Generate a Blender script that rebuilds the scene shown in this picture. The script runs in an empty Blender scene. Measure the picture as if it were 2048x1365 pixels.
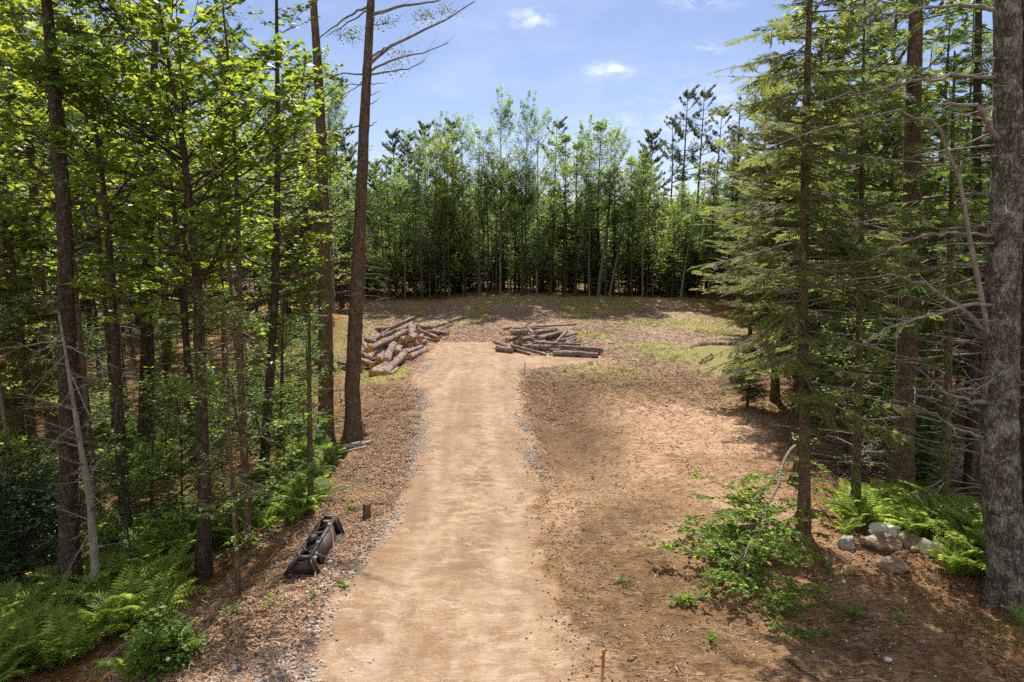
import bpy, math, random
import numpy as np
PI = math.pi
rng = np.random.default_rng(7)
R_ = math.radians

# ------------------------------------------------------------------ noise
_T = np.random.default_rng(3).random((512, 512)).astype(np.float64)
def vnoise(x, y):
    xi = np.floor(x).astype(int); yi = np.floor(y).astype(int)
    fx = x - xi; fy = y - yi
    fx = fx*fx*(3-2*fx); fy = fy*fy*(3-2*fy)
    a = _T[xi % 512, yi % 512]; b = _T[(xi+1) % 512, yi % 512]
    c = _T[xi % 512, (yi+1) % 512]; d = _T[(xi+1) % 512, (yi+1) % 512]
    return (a*(1-fx)+b*fx)*(1-fy) + (c*(1-fx)+d*fx)*fy
def fbm(x, y, o=4):
    s = 0; a = .5
    for i in range(o):
        s = s + a*(vnoise(x*2**i+17.3*i, y*2**i+5.1*i)-.5); a *= .5
    return s*2
def ss(a, b, x):
    t = np.clip((x-a)/(b-a), 0, 1); return t*t*(3-2*t)

# ------------------------------------------------------------------ camera maths (photo pixels 2048x1365 -> world)
CAMZ = 6.0; F = 1365.0; TH = R_(8.07)
def ray(u, v):
    x = (u-1024)/F; q = (682.5-v)/F
    return np.array([x, math.cos(TH)+q*math.sin(TH), -math.sin(TH)+q*math.cos(TH)])
def P(u, v, Y):
    d = ray(u, v); t = Y/d[1]; return np.array([d[0]*t, Y, CAMZ+d[2]*t])
def Pz(u, v, z):
    d = ray(u, v); t = (z-CAMZ)/d[2]; return np.array([d[0]*t, d[1]*t, z])

# road edges in world, from the ground plane
def edge(pts):
    w = [Pz(u, v, 0) for u, v in pts]; w.sort(key=lambda p: p[1])
    return np.array([p[1] for p in w]), np.array([p[0] for p in w])
LY, LX = edge([(470, 1420), (590, 1365), (660, 1200), (745, 1100), (800, 1000), (835, 900), (845, 800), (825, 750), (870, 690), (930, 655)])
RY, RX = edge([(1180, 1420), (1168, 1365), (1135, 1250), (1105, 1130), (1080, 1000), (1060, 900), (1045, 820), (1040, 765), (1060, 738), (1215, 722), (1200, 712), (1000, 700), (985, 655)])
def XL(y): return np.interp(y, LY, LX)
def XR(y): return np.interp(y, RY, RX)
PONDC = (12.2, 37.8)
def pond_mask(x, y):
    cx = 12.2 + (y-37.8)*0.12
    n = .35*fbm(x*.8+3, y*.5)
    return (1-ss(.55, 1.9, np.abs(x-cx)+n*1.6))*(1-ss(2.3, 4.3, np.abs(y-PONDC[1])+n*2.5))
def height(x, y, fine=True):
    x = np.asarray(x, float); y = np.asarray(y, float)
    dl = XL(y)-x; dr = x-XR(y)
    h = -.8*ss(.3, 4.2, dl)*(1-.75*ss(20, 34, y))
    h = h - .1*ss(0, 1.2, dr)*(1-ss(38, 44, y))
    h = h - .42*np.exp(-((dr-1.3)/.85)**2)*ss(15, 19, y)*(1-ss(30, 33.5, y))
    h = h + .8*ss(55, 66, y) + .25*ss(0, 1, np.exp(-((x-1)/7)**2))*ss(57, 66, y)
    h = h + 1.5*np.exp(-((x+12.2)/3.2)**2-((y-46)/5)**2)
    h = h - .12*np.exp(-((x-12)/2.6)**2-((y-33.5)/2.6)**2) - 1.0*pond_mask(x, y)
    rd = ss(-.25, .15, -dl)*ss(-.25, .15, -dr)*(1-ss(38, 50, y))
    off = 1-rd
    h = h + off*(.16*fbm(x/5, y/5) + .06*fbm(x/1.1, y/1.1, 3)) + rd*.03*fbm(x/1.5, y/2.5)
    # wheel tracks
    xc = (XL(y)+XR(y))/2
    for o in (-.85, .85):
        h = h - rd*.045*np.exp(-((x-xc-o+.15*np.sin(y*.3))/.28)**2)
    lug = np.exp(-((x-xc-.35-.1*np.sin(y*.25))/.33)**2)*ss(11, 14, y)*(1-ss(23, 27, y))
    h = h + rd*lug*.034*np.sin(y*15+fbm(x*2.5, y*1.5)*9)*(.4+vnoise(x*1.2, y*.8))
    if fine:
        h = h + off*(.06*fbm(x*3.1, y*3.1, 3)+.06*np.clip(fbm(x*6, y*5, 3), 0, 1)) + rd*(.014*fbm(x*6, y*5, 3)+.01*np.clip(fbm(x*2, y*1.3, 2), -.2, 1))
        # spoil ridge along right edge of the road
        h = h + .07*np.exp(-((dr-.25)/.25)**2)*(.5+fbm(x*3, y*2))*(1-ss(30, 34, y))
    return h
def G(u, v):
    p = Pz(u, v, 0)
    for _ in range(12):
        p = Pz(u, v, float(height(p[0], p[1])))
    return p
def gz(x, y): return float(height(x, y))

# ------------------------------------------------------------------ mesh helpers
class MB:
    def __init__(s): s.V = []; s.T = []; s.Q = []; s.n = 0
    def add(s, V, Fa):
        V = np.asarray(V, float).reshape(-1, 3)
        if not isinstance(Fa, (list, tuple)): Fa = [Fa]
        for f in Fa:
            f = np.asarray(f, int)
            if f.size == 0: continue
            (s.Q if f.shape[1] == 4 else s.T).append(f+s.n)
        s.V.append(V); s.n += len(V); return s
    def build(s, name, mat, parent=None, smooth=True, hide=False):
        me = bpy.data.meshes.new(name)
        V = np.concatenate(s.V) if s.V else np.zeros((0, 3))
        T = np.concatenate(s.T) if s.T else np.zeros((0, 3), int)
        Q = np.concatenate(s.Q) if s.Q else np.zeros((0, 4), int)
        me.vertices.add(len(V)); me.vertices.foreach_set('co', V.astype(np.float32).ravel())
        L = np.concatenate([T.ravel(), Q.ravel()]).astype(np.int32)
        me.loops.add(len(L)); me.loops.foreach_set('vertex_index', L)
        st = np.concatenate([np.arange(len(T))*3, len(T)*3+np.arange(len(Q))*4]).astype(np.int32)
        me.polygons.add(len(st)); me.polygons.foreach_set('loop_start', st)
        me.polygons.foreach_set('use_smooth', np.full(len(st), smooth))
        me.update(calc_edges=True)
        me.materials.append(mat)
        o = bpy.data.objects.new(name, me); bpy.context.scene.collection.objects.link(o)
        if parent is not None: o.parent = parent
        return o
def nrm(a): return a/np.maximum(np.linalg.norm(a, axis=-1, keepdims=True), 1e-9)
def frames(d, up):
    """rotation matrices whose columns are x=d, z~up"""
    x = nrm(d); z = up-(up*x).sum(-1, keepdims=True)*x
    bad = np.linalg.norm(z, axis=-1) < 1e-4
    if bad.any(): z[bad] = np.cross(x[bad], [0.3, 1, .2])
    z = nrm(z); y = np.cross(z, x)
    return np.stack([x, y, z], -1)
def stamp(mb, tV, tF, pos, R, S):
    S = np.asarray(S, float)
    if S.ndim == 1: S = S[:, None]*np.ones(3)
    V = np.einsum('nij,nkj->nki', R, tV[None]*S[:, None, :])+pos[:, None, :]
    n, k = len(pos), len(tV)
    if not isinstance(tF, list): tF = [tF]
    mb.add(V.reshape(-1, 3), [(f[None]+(np.arange(n)*k)[:, None, None]).reshape(-1, f.shape[1]) for f in tF])
def tubes(mb, Pn, Rn, k=6, cap=False, rough=0., r=None):
    """batch of tubes: Pn (n,m,3), Rn (n,m)"""
    Pn = np.asarray(Pn, float); Rn = np.asarray(Rn, float)
    if Pn.ndim == 2: Pn = Pn[None]; Rn = Rn[None]
    n, m, _ = Pn.shape
    t = np.empty_like(Pn); t[:, 1:-1] = Pn[:, 2:]-Pn[:, :-2]; t[:, 0] = Pn[:, 1]-Pn[:, 0]; t[:, -1] = Pn[:, -1]-Pn[:, -2]
    t = nrm(t); ref = np.zeros_like(t); ax = np.abs(t[:, :1]).mean(1)
    c = np.where((ax[:, 2] > .8)[:, None], [1., 0, 0], [0, 0, 1.]); ref[:] = c[:, None]
    a = nrm(np.cross(t, ref)); b = np.cross(t, a)
    th = np.arange(k)*2*PI/k
    rr = Rn[:, :, None]*np.ones(k)
    if rough: rr = rr*(1+rough*((r or rng).random((n, m, k))-.5))
    V = Pn[:, :, None]+rr[..., None]*(np.cos(th)[None, None, :, None]*a[:, :, None]+np.sin(th)[None, None, :, None]*b[:, :, None])
    idx = np.arange(m*k).reshape(m, k); j = np.roll(idx, -1, 1)
    f = np.stack([idx[:-1], j[:-1], j[1:], idx[1:]], -1).reshape(-1, 4)
    Fq = (f[None]+(np.arange(n)*m*k)[:, None, None]).reshape(-1, 4)
    fs = [Fq]; V = V.reshape(-1, 3)
    if cap:
        nv = n*m*k
        cV = np.concatenate([Pn[:, 0], Pn[:, -1]])
        T = []
        for i in range(n):
            q0 = i*m*k; q1 = q0+(m-1)*k; ar = np.arange(k); nx = (ar+1) % k
            T.append(np.stack([q0+nx, q0+ar, np.full(k, nv+i)], -1)); T.append(np.stack([q1+ar, q1+nx, np.full(k, nv+n+i)], -1))
        V = np.concatenate([V, cV]); fs.append(np.concatenate(T))
    mb.add(V, fs)
def rough_trunk(mb, Pn, Rn, k, step, amp, seed=0, flare=0.):
    z = Pn[:, 2]; n = int((z[-1]-z[0])/step); zz = np.linspace(z[0], z[-1], n)
    Q = np.stack([np.interp(zz, z, Pn[:, 0]), np.interp(zz, z, Pn[:, 1]), zz], -1); R = np.interp(zz, z, Rn)
    th = np.arange(k)*2*PI/k; TH_, ZZ = np.meshgrid(th, zz); u = TH_/(2*PI)*14
    def per(f, a, b): w = TH_/(2*PI); return f(a*u, b*ZZ+seed)*(1-w)+f(a*(u-14), b*ZZ+seed)*w
    d = per(lambda a, b: np.abs(fbm(a+seed, b, 4)), 1.3, 3.2)*2.2+per(lambda a, b: fbm(a, b, 3), .35, .8)*.9
    rr = R[:, None]*(1+amp*d+flare*np.exp(-np.maximum(ZZ, 0)/.32)*(.45+.55*np.cos(5*TH_+seed+.4*np.sin(2*TH_))))
    V = Q[:, None]+np.stack([rr*np.cos(TH_), rr*np.sin(TH_), rr*0], -1); idx = np.arange(n*k).reshape(n, k); j = np.roll(idx, -1, 1)
    mb.add(V, np.stack([idx[:-1], j[:-1], j[1:], idx[1:]], -1).reshape(-1, 4))
PRISM_V = np.array([[0, 1, 0], [0, -.5, .87], [0, -.5, -.87], [1, .35, 0], [1, -.17, .3], [1, -.17, -.3]], float)
PRISM_F = np.array([[0, 1, 4, 3], [1, 2, 5, 4], [2, 0, 3, 5]])
def sticks(mb, p, d, L, r, rg=None):
    L = np.asarray(L, float)*np.ones(len(p)); r = np.asarray(r, float)*np.ones(len(p))
    stamp(mb, PRISM_V, PRISM_F, p, frames(d, np.tile([.1, .2, 1.], (len(p), 1))), np.stack([L, r, r], -1))

C = bpy.context.scene.collection
def tagp(o, label=None, cat=None, group=None, kind=None):
    if label: o['label'] = label
    if cat: o['category'] = cat
    if group: o['group'] = group
    if kind: o['kind'] = kind
    return o
def thing(name, loc=(0, 0, 0), rz=0, label=None, cat=None, group=None):
    o = bpy.data.objects.new(name, None); C.objects.link(o); o.empty_display_size = .2
    o.location = loc; o.rotation_euler = (0, 0, rz); return tagp(o, label, cat, group)
def dup(root, loc, rz, s, label, group, cat=None):
    r = root.copy(); C.objects.link(r); r.location = loc; r.rotation_euler = (0, 0, rz); r.scale = (s[0], s[0], s[1])
    r['label'] = label; r['group'] = group
    for ch in root.children:
        c = ch.copy(); C.objects.link(c); c.parent = r
    return r

# ------------------------------------------------------------------ materials
def newmat(name):
    m = bpy.data.materials.new(name); m.use_nodes = True; nt = m.node_tree; nt.nodes.clear(); return m, nt
class NB:
    def __init__(s, nt): s.nt = nt
    def n(s, t, **k):
        nd = s.nt.nodes.new(t)
        for a, b in k.items(): setattr(nd, a, b)
        return nd
    def l(s, a, b): s.nt.links.new(a, b)
    def val(s, nd, name, v):
        if hasattr(v, 'links') or hasattr(v, 'is_linked'): s.l(v, nd.inputs[name])
        else: nd.inputs[name].default_value = v
    def noise(s, vec, scale, detail=3, rough=.55, dist=0.):
        nd = s.n('ShaderNodeTexNoise'); nd.inputs['Scale'].default_value = scale; nd.inputs['Detail'].default_value = detail
        nd.inputs['Roughness'].default_value = rough; nd.inputs['Distortion'].default_value = dist
        if vec is not None: s.l(vec, nd.inputs['Vector'])
        return nd.outputs['Fac']
    def ramp(s, fac, stops):
        nd = s.n('ShaderNodeValToRGB'); e = nd.color_ramp.elements
        while len(e) < len(stops): e.new(.5)
        for i, (p, c) in enumerate(stops):
            e[i].position = p; e[i].color = (*c, 1) if len(c) == 3 else c
        s.l(fac, nd.inputs['Fac']); return nd.outputs['Color']
    def rmap(s, fac, a, b, c=0., d=1.):
        nd = s.n('ShaderNodeMapRange'); nd.inputs[1].default_value = a; nd.inputs[2].default_value = b
        nd.inputs[3].default_value = c; nd.inputs[4].default_value = d; s.l(fac, nd.inputs[0]); return nd.outputs[0]
    def mix(s, f, a, b, mode='MIX'):
        nd = s.n('ShaderNodeMix', data_type='RGBA', blend_type=mode)
        for i, v in ((0, f), (6, a), (7, b)):
            if hasattr(v, 'is_linked'): s.l(v, nd.inputs[i])
            elif i == 0: nd.inputs[0].default_value = v
            else: nd.inputs[i].default_value = (*v, 1) if len(v) == 3 else v
        return nd.outputs[2]
    def math(s, op, a, b=0., clamp=False):
        nd = s.n('ShaderNodeMath', operation=op, use_clamp=clamp)
        for i, v in ((0, a), (1, b)):
            if hasattr(v, 'is_linked'): s.l(v, nd.inputs[i])
            else: nd.inputs[i].default_value = v
        return nd.outputs[0]
    def obj(s): return s.n('ShaderNodeTexCoord').outputs['Object']
    def scale(s, vec, sc):
        nd = s.n('ShaderNodeMapping'); nd.inputs['Scale'].default_value = sc; s.l(vec, nd.inputs['Vector']); return nd.outputs[0]
    def bump(s, h, st, dist=.02):
        nd = s.n('ShaderNodeBump'); nd.inputs['Strength'].default_value = st; nd.inputs['Distance'].default_value = dist
        s.l(h, nd.inputs['Height']); return nd.outputs[0]
    def out(s, col, rough=.8, bump=None, spec=.3):
        p = s.n('ShaderNodeBsdfPrincipled'); o = s.n('ShaderNodeOutputMaterial')
        if hasattr(col, 'is_linked'): s.l(col, p.inputs['Base Color'])
        else: p.inputs['Base Color'].default_value = (*col, 1)
        s.val(p, 'Roughness', rough); p.inputs['Specular IOR Level'].default_value = spec
        if bump is not None: s.l(bump, p.inputs['Normal'])
        s.l(p.outputs[0], o.inputs[0]); return p

def leaf_mat(name, c1, c2, t1, t2, trans=.45, rough=.45, spec=.35, sc=1.):
    m, nt = newmat(name); b = NB(nt)
    g = b.n('ShaderNodeNewGeometry'); oi = b.n('ShaderNodeObjectInfo')
    f = b.math('ADD', b.math('MULTIPLY', g.outputs['Random Per Island'], .65), b.math('MULTIPLY', oi.outputs['Random'], .35))
    col = b.mix(f, c1, c2); tc = b.mix(f, t1, t2)
    p = b.n('ShaderNodeBsdfPrincipled'); b.l(col, p.inputs['Base Color']); p.inputs['Roughness'].default_value = rough
    p.inputs['Specular IOR Level'].default_value = spec
    t = b.n('ShaderNodeBsdfTranslucent'); b.l(tc, t.inputs[0])
    mx = b.n('ShaderNodeMixShader'); mx.inputs[0].default_value = trans
    b.l(p.outputs[0], mx.inputs[1]); b.l(t.outputs[0], mx.inputs[2])
    o = b.n('ShaderNodeOutputMaterial'); b.l(mx.outputs[0], o.inputs[0]); return m
def bark_mat(name, dark, light, lichen=None, lf=.0, zs=.25, sc=14, bmp=.8, cr=.25):
    m, nt = newmat(name); b = NB(nt); o = b.obj(); oi = b.n('ShaderNodeObjectInfo')
    v = b.scale(o, (1, 1, zs)); n1 = b.noise(v, sc, 6, .7, .8); n2 = b.noise(o, 2.3, 5, .65); n4 = b.noise(b.scale(o, (1, 1, .5)), sc*3, 3, .7)
    vo = b.n('ShaderNodeTexVoronoi', feature='DISTANCE_TO_EDGE'); vo.inputs['Scale'].default_value = sc*2.1
    nz3 = b.n('ShaderNodeTexNoise'); nz3.inputs['Scale'].default_value = 7; nz3.inputs['Detail'].default_value = 4; b.l(o, nz3.inputs['Vector'])
    dv = b.n('ShaderNodeVectorMath', operation='MULTIPLY_ADD'); b.l(nz3.outputs['Color'], dv.inputs[0]); dv.inputs[1].default_value = (.16, .16, .3); b.l(o, dv.inputs[2])
    b.l(b.scale(dv.outputs[0], (1, 1, zs)), vo.inputs['Vector'])
    crack = b.rmap(vo.outputs['Distance'], .0, .14, cr, 1.)
    col = b.mix(b.rmap(n1, .40, .60), dark, light)
    col = b.mix(b.rmap(n2, .42, .62, 0, .7), col, b.mix(.35, dark, light))
    col = b.mix(b.rmap(n4, .5, .68, 0, .6), col, dark)
    col = b.mix(b.math('SUBTRACT', 1., crack), col, tuple(c*.6 for c in dark))
    if lichen:
        n3 = b.noise(o, 3.6, 7, .75, .3)
        col = b.mix(b.math('MULTIPLY', b.rmap(n3, .60-lf*.22, .64-lf*.22), .85), col, b.mix(b.rmap(n4, .4, .6), lichen, tuple(c*.55 for c in lichen)))
    h = b.math('ADD', b.math('MULTIPLY', crack, .8), n1)
    b.out(col, .92, b.bump(h, bmp, .05), .12); return m

M = {}
M['maple'] = leaf_mat('maple_leaf', (.035, .075, .018), (.12, .165, .03), (.2, .34, .025), (.60, .63, .06), .56)
M['beech'] = leaf_mat('beech_leaf', (.04, .10, .028), (.10, .18, .045), (.2, .40, .05), (.50, .62, .08), .55)
M['aspen'] = leaf_mat('aspen_leaf', (.06, .12, .045), (.16, .24, .09), (.22, .38, .08), (.46, .60, .14), .52, .5, .3)
M['birch'] = leaf_mat('birch_leaf', (.05, .115, .02), (.14, .21, .04), (.22, .42, .03), (.58, .66, .08), .52, .5, .25)
M['shrub'] = leaf_mat('shrub_leaf', (.03, .085, .035), (.06, .13, .05), (.08, .22, .03), (.15, .28, .04), .35, .4, .5)
M['hemlock'] = leaf_mat('hemlock_needles', (.045, .07, .028), (.14, .155, .056), (.16, .215, .05), (.38, .41, .09), .45, .65, .12)
M['fir'] = leaf_mat('fir_needles', (.028, .065, .022), (.075, .12, .035), (.13, .23, .03), (.24, .34, .06), .42, .65, .12)
M['pine'] = leaf_mat('pine_needles', (.05, .085, .045), (.11, .15, .07), (.14, .2, .06), (.22, .28, .09), .38, .45, .4)
M['fern'] = leaf_mat('fern_green', (.07, .14, .025), (.21, .27, .06), (.26, .44, .05), (.66, .72, .14), .52)
M['weed'] = leaf_mat('weed_green', (.07, .16, .02), (.15, .24, .04), (.2, .4, .03), (.35, .5, .05), .45)
M['rust'] = leaf_mat('dead_needles', (.12, .05, .02), (.22, .10, .04), (.1, .05, .02), (.18, .09, .03), .3)
M['bark_dark'] = bark_mat('dark_bark', (.045, .034, .025), (.16, .12, .09), (.2, .21, .14), .1)
M['bark_pine'] = bark_mat('pine_bark', (.10, .068, .048), (.29, .205, .15), (.30, .27, .2), .1)
M['bark_grey'] = bark_mat('grey_lichen_bark', (.075, .064, .053), (.26, .225, .185), (.42, .44, .30), .55, .45, 12)
M['bark_great'] = bark_mat('great_pine_bark', (.065, .056, .048), (.23, .20, .17), (.32, .33, .25), .4, .35, 9, .8, .25)
M['bark_hem'] = bark_mat('hemlock_bark', (.09, .06, .04), (.32, .21, .13), (.24, .25, .12), .25)
M['bark_moss'] = bark_mat('olive_bark', (.07, .06, .03), (.24, .20, .09), (.2, .24, .09), .4)
M['bark_pale'] = bark_mat('pale_bark', (.16, .14, .11), (.36, .32, .26), (.3, .31, .24), .3, .6)
M['dead'] = bark_mat('dead_wood', (.15, .13, .108), (.36, .32, .27), None, 0, .3, 14, .5, .8)
M['log_bark'] = bark_mat('log_bark', (.09, .06, .05), (.38, .28, .24), (.44, .36, .32), .35, 1., 9, .8, .7)
# cut face with rings
def cutmat():
    m, nt = newmat('cut_wood'); b = NB(nt); o = b.obj()
    w = b.n('ShaderNodeTexWave', wave_type='RINGS', rings_direction='X'); w.inputs['Scale'].default_value = 9; w.inputs['Distortion'].default_value = 2.5
    w.inputs['Detail'].default_value = 3; b.l(o, w.inputs['Vector'])
    oi = b.n('ShaderNodeObjectInfo')
    col = b.mix(b.math('MULTIPLY', w.outputs['Fac'], .5), (.66, .34, .10), (.36, .17, .06))
    col = b.mix(oi.outputs['Random'], col, b.mix(.6, col, (.34, .22, .13)))
    col = b.mix(b.rmap(b.noise(o, 5, 3), .5, .7), col, (.18, .10, .055))
    b.out(col, .8); return m
M['cut'] = cutmat()
def simple(name, c1, c2, sc=8, rough=.85, bmp=.4, spec=.3, island=False):
    m, nt = newmat(name); b = NB(nt); o = b.obj(); n = b.noise(o, sc, 5, .65)
    f = b.rmap(n, .3, .7)
    if island:
        g = b.n('ShaderNodeNewGeometry'); f = b.math('ADD', b.math('MULTIPLY', f, .4), b.math('MULTIPLY', g.outputs['Random Per Island'], .6))
    b.out(b.mix(f, c1, c2), rough, b.bump(n, bmp, .03), spec); return m
M['rock'] = simple('granite_tan', (.11, .075, .05), (.38, .29, .21), 5, .9, .8)
M['rock_grey'] = simple('granite_grey', (.15, .145, .13), (.38, .37, .34), 11, .9, .7)
M['rock_pale'] = simple('granite_pale', (.34, .32, .29), (.62, .58, .53), 5, .9, .5)
M['chips'] = simple('wood_chips', (.10, .055, .035), (.44, .30, .20), 3, .9, .2, .2, True)
M['litter'] = simple('leaf_litter', (.09, .045, .025), (.34, .19, .09), 3, .9, .2, .2, True)
M['gravel'] = simple('gravel_grey', (.13, .105, .09), (.46, .41, .38), 5, .85, .3, .3, True)
M['clods'] = simple('dirt_clods', (.055, .034, .02), (.22, .14, .085), 6, .95, .5, .1, True)
M['steel'] = simple('black_steel', (.010, .010, .011), (.05, .038, .032), 14, .55, .3, .45)
M['rubber'] = simple('rubber_hose', (.16, .14, .13), (.26, .23, .21), 9, .5, .1, .5)
M['panelm'] = simple('brown_steel_panel', (.05, .03, .022), (.11, .07, .05), 6, .5, .2, .5)
M['pipe'] = simple('grey_pipe', (.32, .33, .37), (.55, .56, .6), 5, .4, .1, .5)
M['orange'] = simple('orange_paint', (.36, .085, .03), (.46, .13, .05), 20, .6, .1)
M['stake'] = simple('stake_wood', (.28, .17, .08), (.45, .29, .15), 30, .8, .2)
def watermat():
    m, nt = newmat('murky_water'); b = NB(nt); n = b.noise(b.obj(), 3, 2)
    b.out(b.mix(n, (.21, .18, .06), (.28, .245, .09)), .22, b.bump(n, .05, .01), .5); return m
M['water'] = watermat()

# ------------------------------------------------------------------ ground
def in_poly(x, y, poly):
    x = np.asarray(x); y = np.asarray(y); c = np.zeros(x.shape, bool); n = len(poly)
    for i in range(n):
        x1, y1 = poly[i]; x2, y2 = poly[(i+1) % n]
        k = ((y1 > y) != (y2 > y)) & (x < (x2-x1)*(y-y1)/(y2-y1+1e-12)+x1); c ^= k
    return c
# cleared ground: left / right boundary by depth
def tab(pts):
    w = sorted([tuple(Pz(u, v, 0)[:2]) for u, v in pts], key=lambda p: p[1]); return np.array([p[1] for p in w]), np.array([p[0] for p in w])
CLY = np.array([0, 9, 12, 16, 20, 26, 38, 46, 60, 68]); CLX = np.array([-2.6, -3.6, -4.3, -5.0, -5.6, -6.6, -9.8, -11, -13.5, -14])
CRY = np.array([0, 10, 14, 17, 21, 27, 33, 41, 54, 68]); CRX = np.array([9, 7.4, 7.2, 7.6, 8.6, 10.2, 13, 16, 16.5, 17])
def inside_clear(x, y, pad=0.): return (x > np.interp(y, CLY, CLX)-pad) & (x < np.interp(y, CRY, CRX)+pad) & (y < 65+pad)

def axis(brk):
    out = [brk[0][0]]
    for a, b_, s0, s1 in brk:
        while out[-1] < b_:
            t = (out[-1]-a)/(b_-a); out.append(out[-1]+s0+(s1-s0)*t)
    return np.array(out)
gx = np.concatenate([-axis([(6.5, 9, .05, .12), (9, 20, .12, .4), (20, 60, .4, 3), (60, 600, 3, 60)])[::-1], np.arange(-6.45, 8.45, .045), axis([(8.5, 12, .06, .14), (12, 24, .14, .5), (24, 60, .5, 3), (60, 600, 3, 60)])])
gy = np.concatenate([axis([(-30, 6, 4, .5)])[:-2], axis([(6, 12, .035, .035), (12, 20, .035, .08), (20, 40, .08, .3), (40, 100, .3, 1), (100, 900, 2, 60)])])
gy = np.unique(np.round(gy, 4))
X, Y = np.meshgrid(gx, gy); Z = height(X, Y)
far = ss(90, 140, np.hypot(X, Y)); Z = Z*(1-far)
nx, ny = len(gx), len(gy)
idx = np.arange(nx*ny).reshape(ny, nx)
quads = np.stack([idx[:-1, :-1], idx[:-1, 1:], idx[1:, 1:], idx[1:, :-1]], -1).reshape(-1, 4)
Vg = np.stack([X, Y, Z], -1).reshape(-1, 3)
# masks (what the ground is made of)
dl = XL(Y)-X; dr = X-XR(Y)
nz = .35*fbm(X*.9, Y*.7, 4)
nz2 = nz+.5*fbm(X*2.7, Y*1.6, 3)
road = ss(-.32, .3, -dl+nz2*.8)*ss(-.4, .35, -dr+nz2*1.2)*(1-ss(38, 47, Y+nz*6))
ins = ss(-.8, .8, X-np.interp(Y, CLY, CLX)+nz*2)*ss(-.8, .8, np.interp(Y, CRY, CRX)-X+nz*2)*(1-ss(64, 68, Y))
forest = 1-ins
left = ss(-.1, .3, dl)*ins
# mossy/yellow dirt left verge, reddish soil right, greyish chip field back
chipf = np.clip(ss(27, 40, Y+nz*9)*ins*(1-road)+.25*ss(.5, 1.5, dr)*0, 0, 1)
ditch = np.exp(-((dr-1.6)/1.3)**2)*ss(13, 19, Y)*(1-ss(30, 34, Y))
green = np.clip((vnoise(X*.35+9, Y*.22+4)*1.4-.72), 0, 1)*ss(24, 36, Y)*ins*(1-road)*2.2
gp = np.exp(-((X-9.3)/2.6)**2-((Y-37.5)/2.6)**2)+.8*np.exp(-((X-12)/5)**2-((Y-52)/3.5)**2)+np.exp(-((X+6.2)/1.3)**2-((Y-31.2)/1.5)**2)+.7*np.exp(-((X-9)/5)**2-((Y-62)/3)**2)+.7*np.exp(-((X+10)/3)**2-((Y-50)/3)**2)
green = np.clip(green+gp*(.35+vnoise(X*2, Y*1.3)), 0, 1)*(1-road)
mulch = left*(1-ss(20, 27, Y+nz*4))*(.35+.65*ss(.35, .6, vnoise(X*.8, Y*.8)))
def height_rim(x, y): return np.clip(pond_mask(x, y)*4, 0, 1)*(1-pond_mask(x, y))
xc_m = (XL(Y)+XR(Y))/2; wv = .12*np.sin(Y*.35)+.25*fbm(Y*.15, Y*0, 2)
trk = sum(np.exp(-((X-xc_m-o_+wv)/w_)**2)*a_ for o_, w_, a_ in ((-.95, .22, 1.), (.75, .25, 1.), (-.45, .08, .5), (1.25, .1, .6), (.2, .1, .5)))*road
def blob(lst):
    a = np.zeros_like(X)
    for u, v, sx, sy in lst:
        p = Pz(u, v, 0); a += np.exp(-((X-p[0])/sx)**2-((Y-p[1])/sy)**2)
    return np.clip(a*(.35+1.3*vnoise(X*1.3+3, Y*.9))*1.1, 0, 1)
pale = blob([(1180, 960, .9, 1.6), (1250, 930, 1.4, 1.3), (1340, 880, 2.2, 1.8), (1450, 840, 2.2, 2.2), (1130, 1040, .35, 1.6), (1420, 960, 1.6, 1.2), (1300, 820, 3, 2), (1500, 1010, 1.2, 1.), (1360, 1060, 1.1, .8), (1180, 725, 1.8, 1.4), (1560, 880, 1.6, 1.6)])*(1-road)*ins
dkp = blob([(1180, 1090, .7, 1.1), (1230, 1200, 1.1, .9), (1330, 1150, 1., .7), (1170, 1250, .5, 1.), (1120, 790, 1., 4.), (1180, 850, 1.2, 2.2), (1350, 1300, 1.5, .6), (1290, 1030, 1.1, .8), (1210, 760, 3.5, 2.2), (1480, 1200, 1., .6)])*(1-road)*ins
rdk = blob([(900, 870, .8, 2.5), (840, 1000, .4, 1.5), (1000, 1060, .6, .6), (760, 1120, .7, .8), (900, 1150, .6, .5), (1020, 900, .4, 2.2), (700, 1250, .5, .5), (860, 1290, .6, .4), (940, 790, 1.2, 2), (1060, 1200, .35, .8)])*road
vA = {'road': road, 'forest': forest, 'chipf': chipf, 'ditch': ditch, 'green': green, 'mulch': mulch, 'pond': pond_mask(X, Y), 'rim': ss(.02, .35, height_rim(X, Y)), 'trk': trk, 'pale': pale, 'dkp': dkp, 'rdk': rdk}
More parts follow.
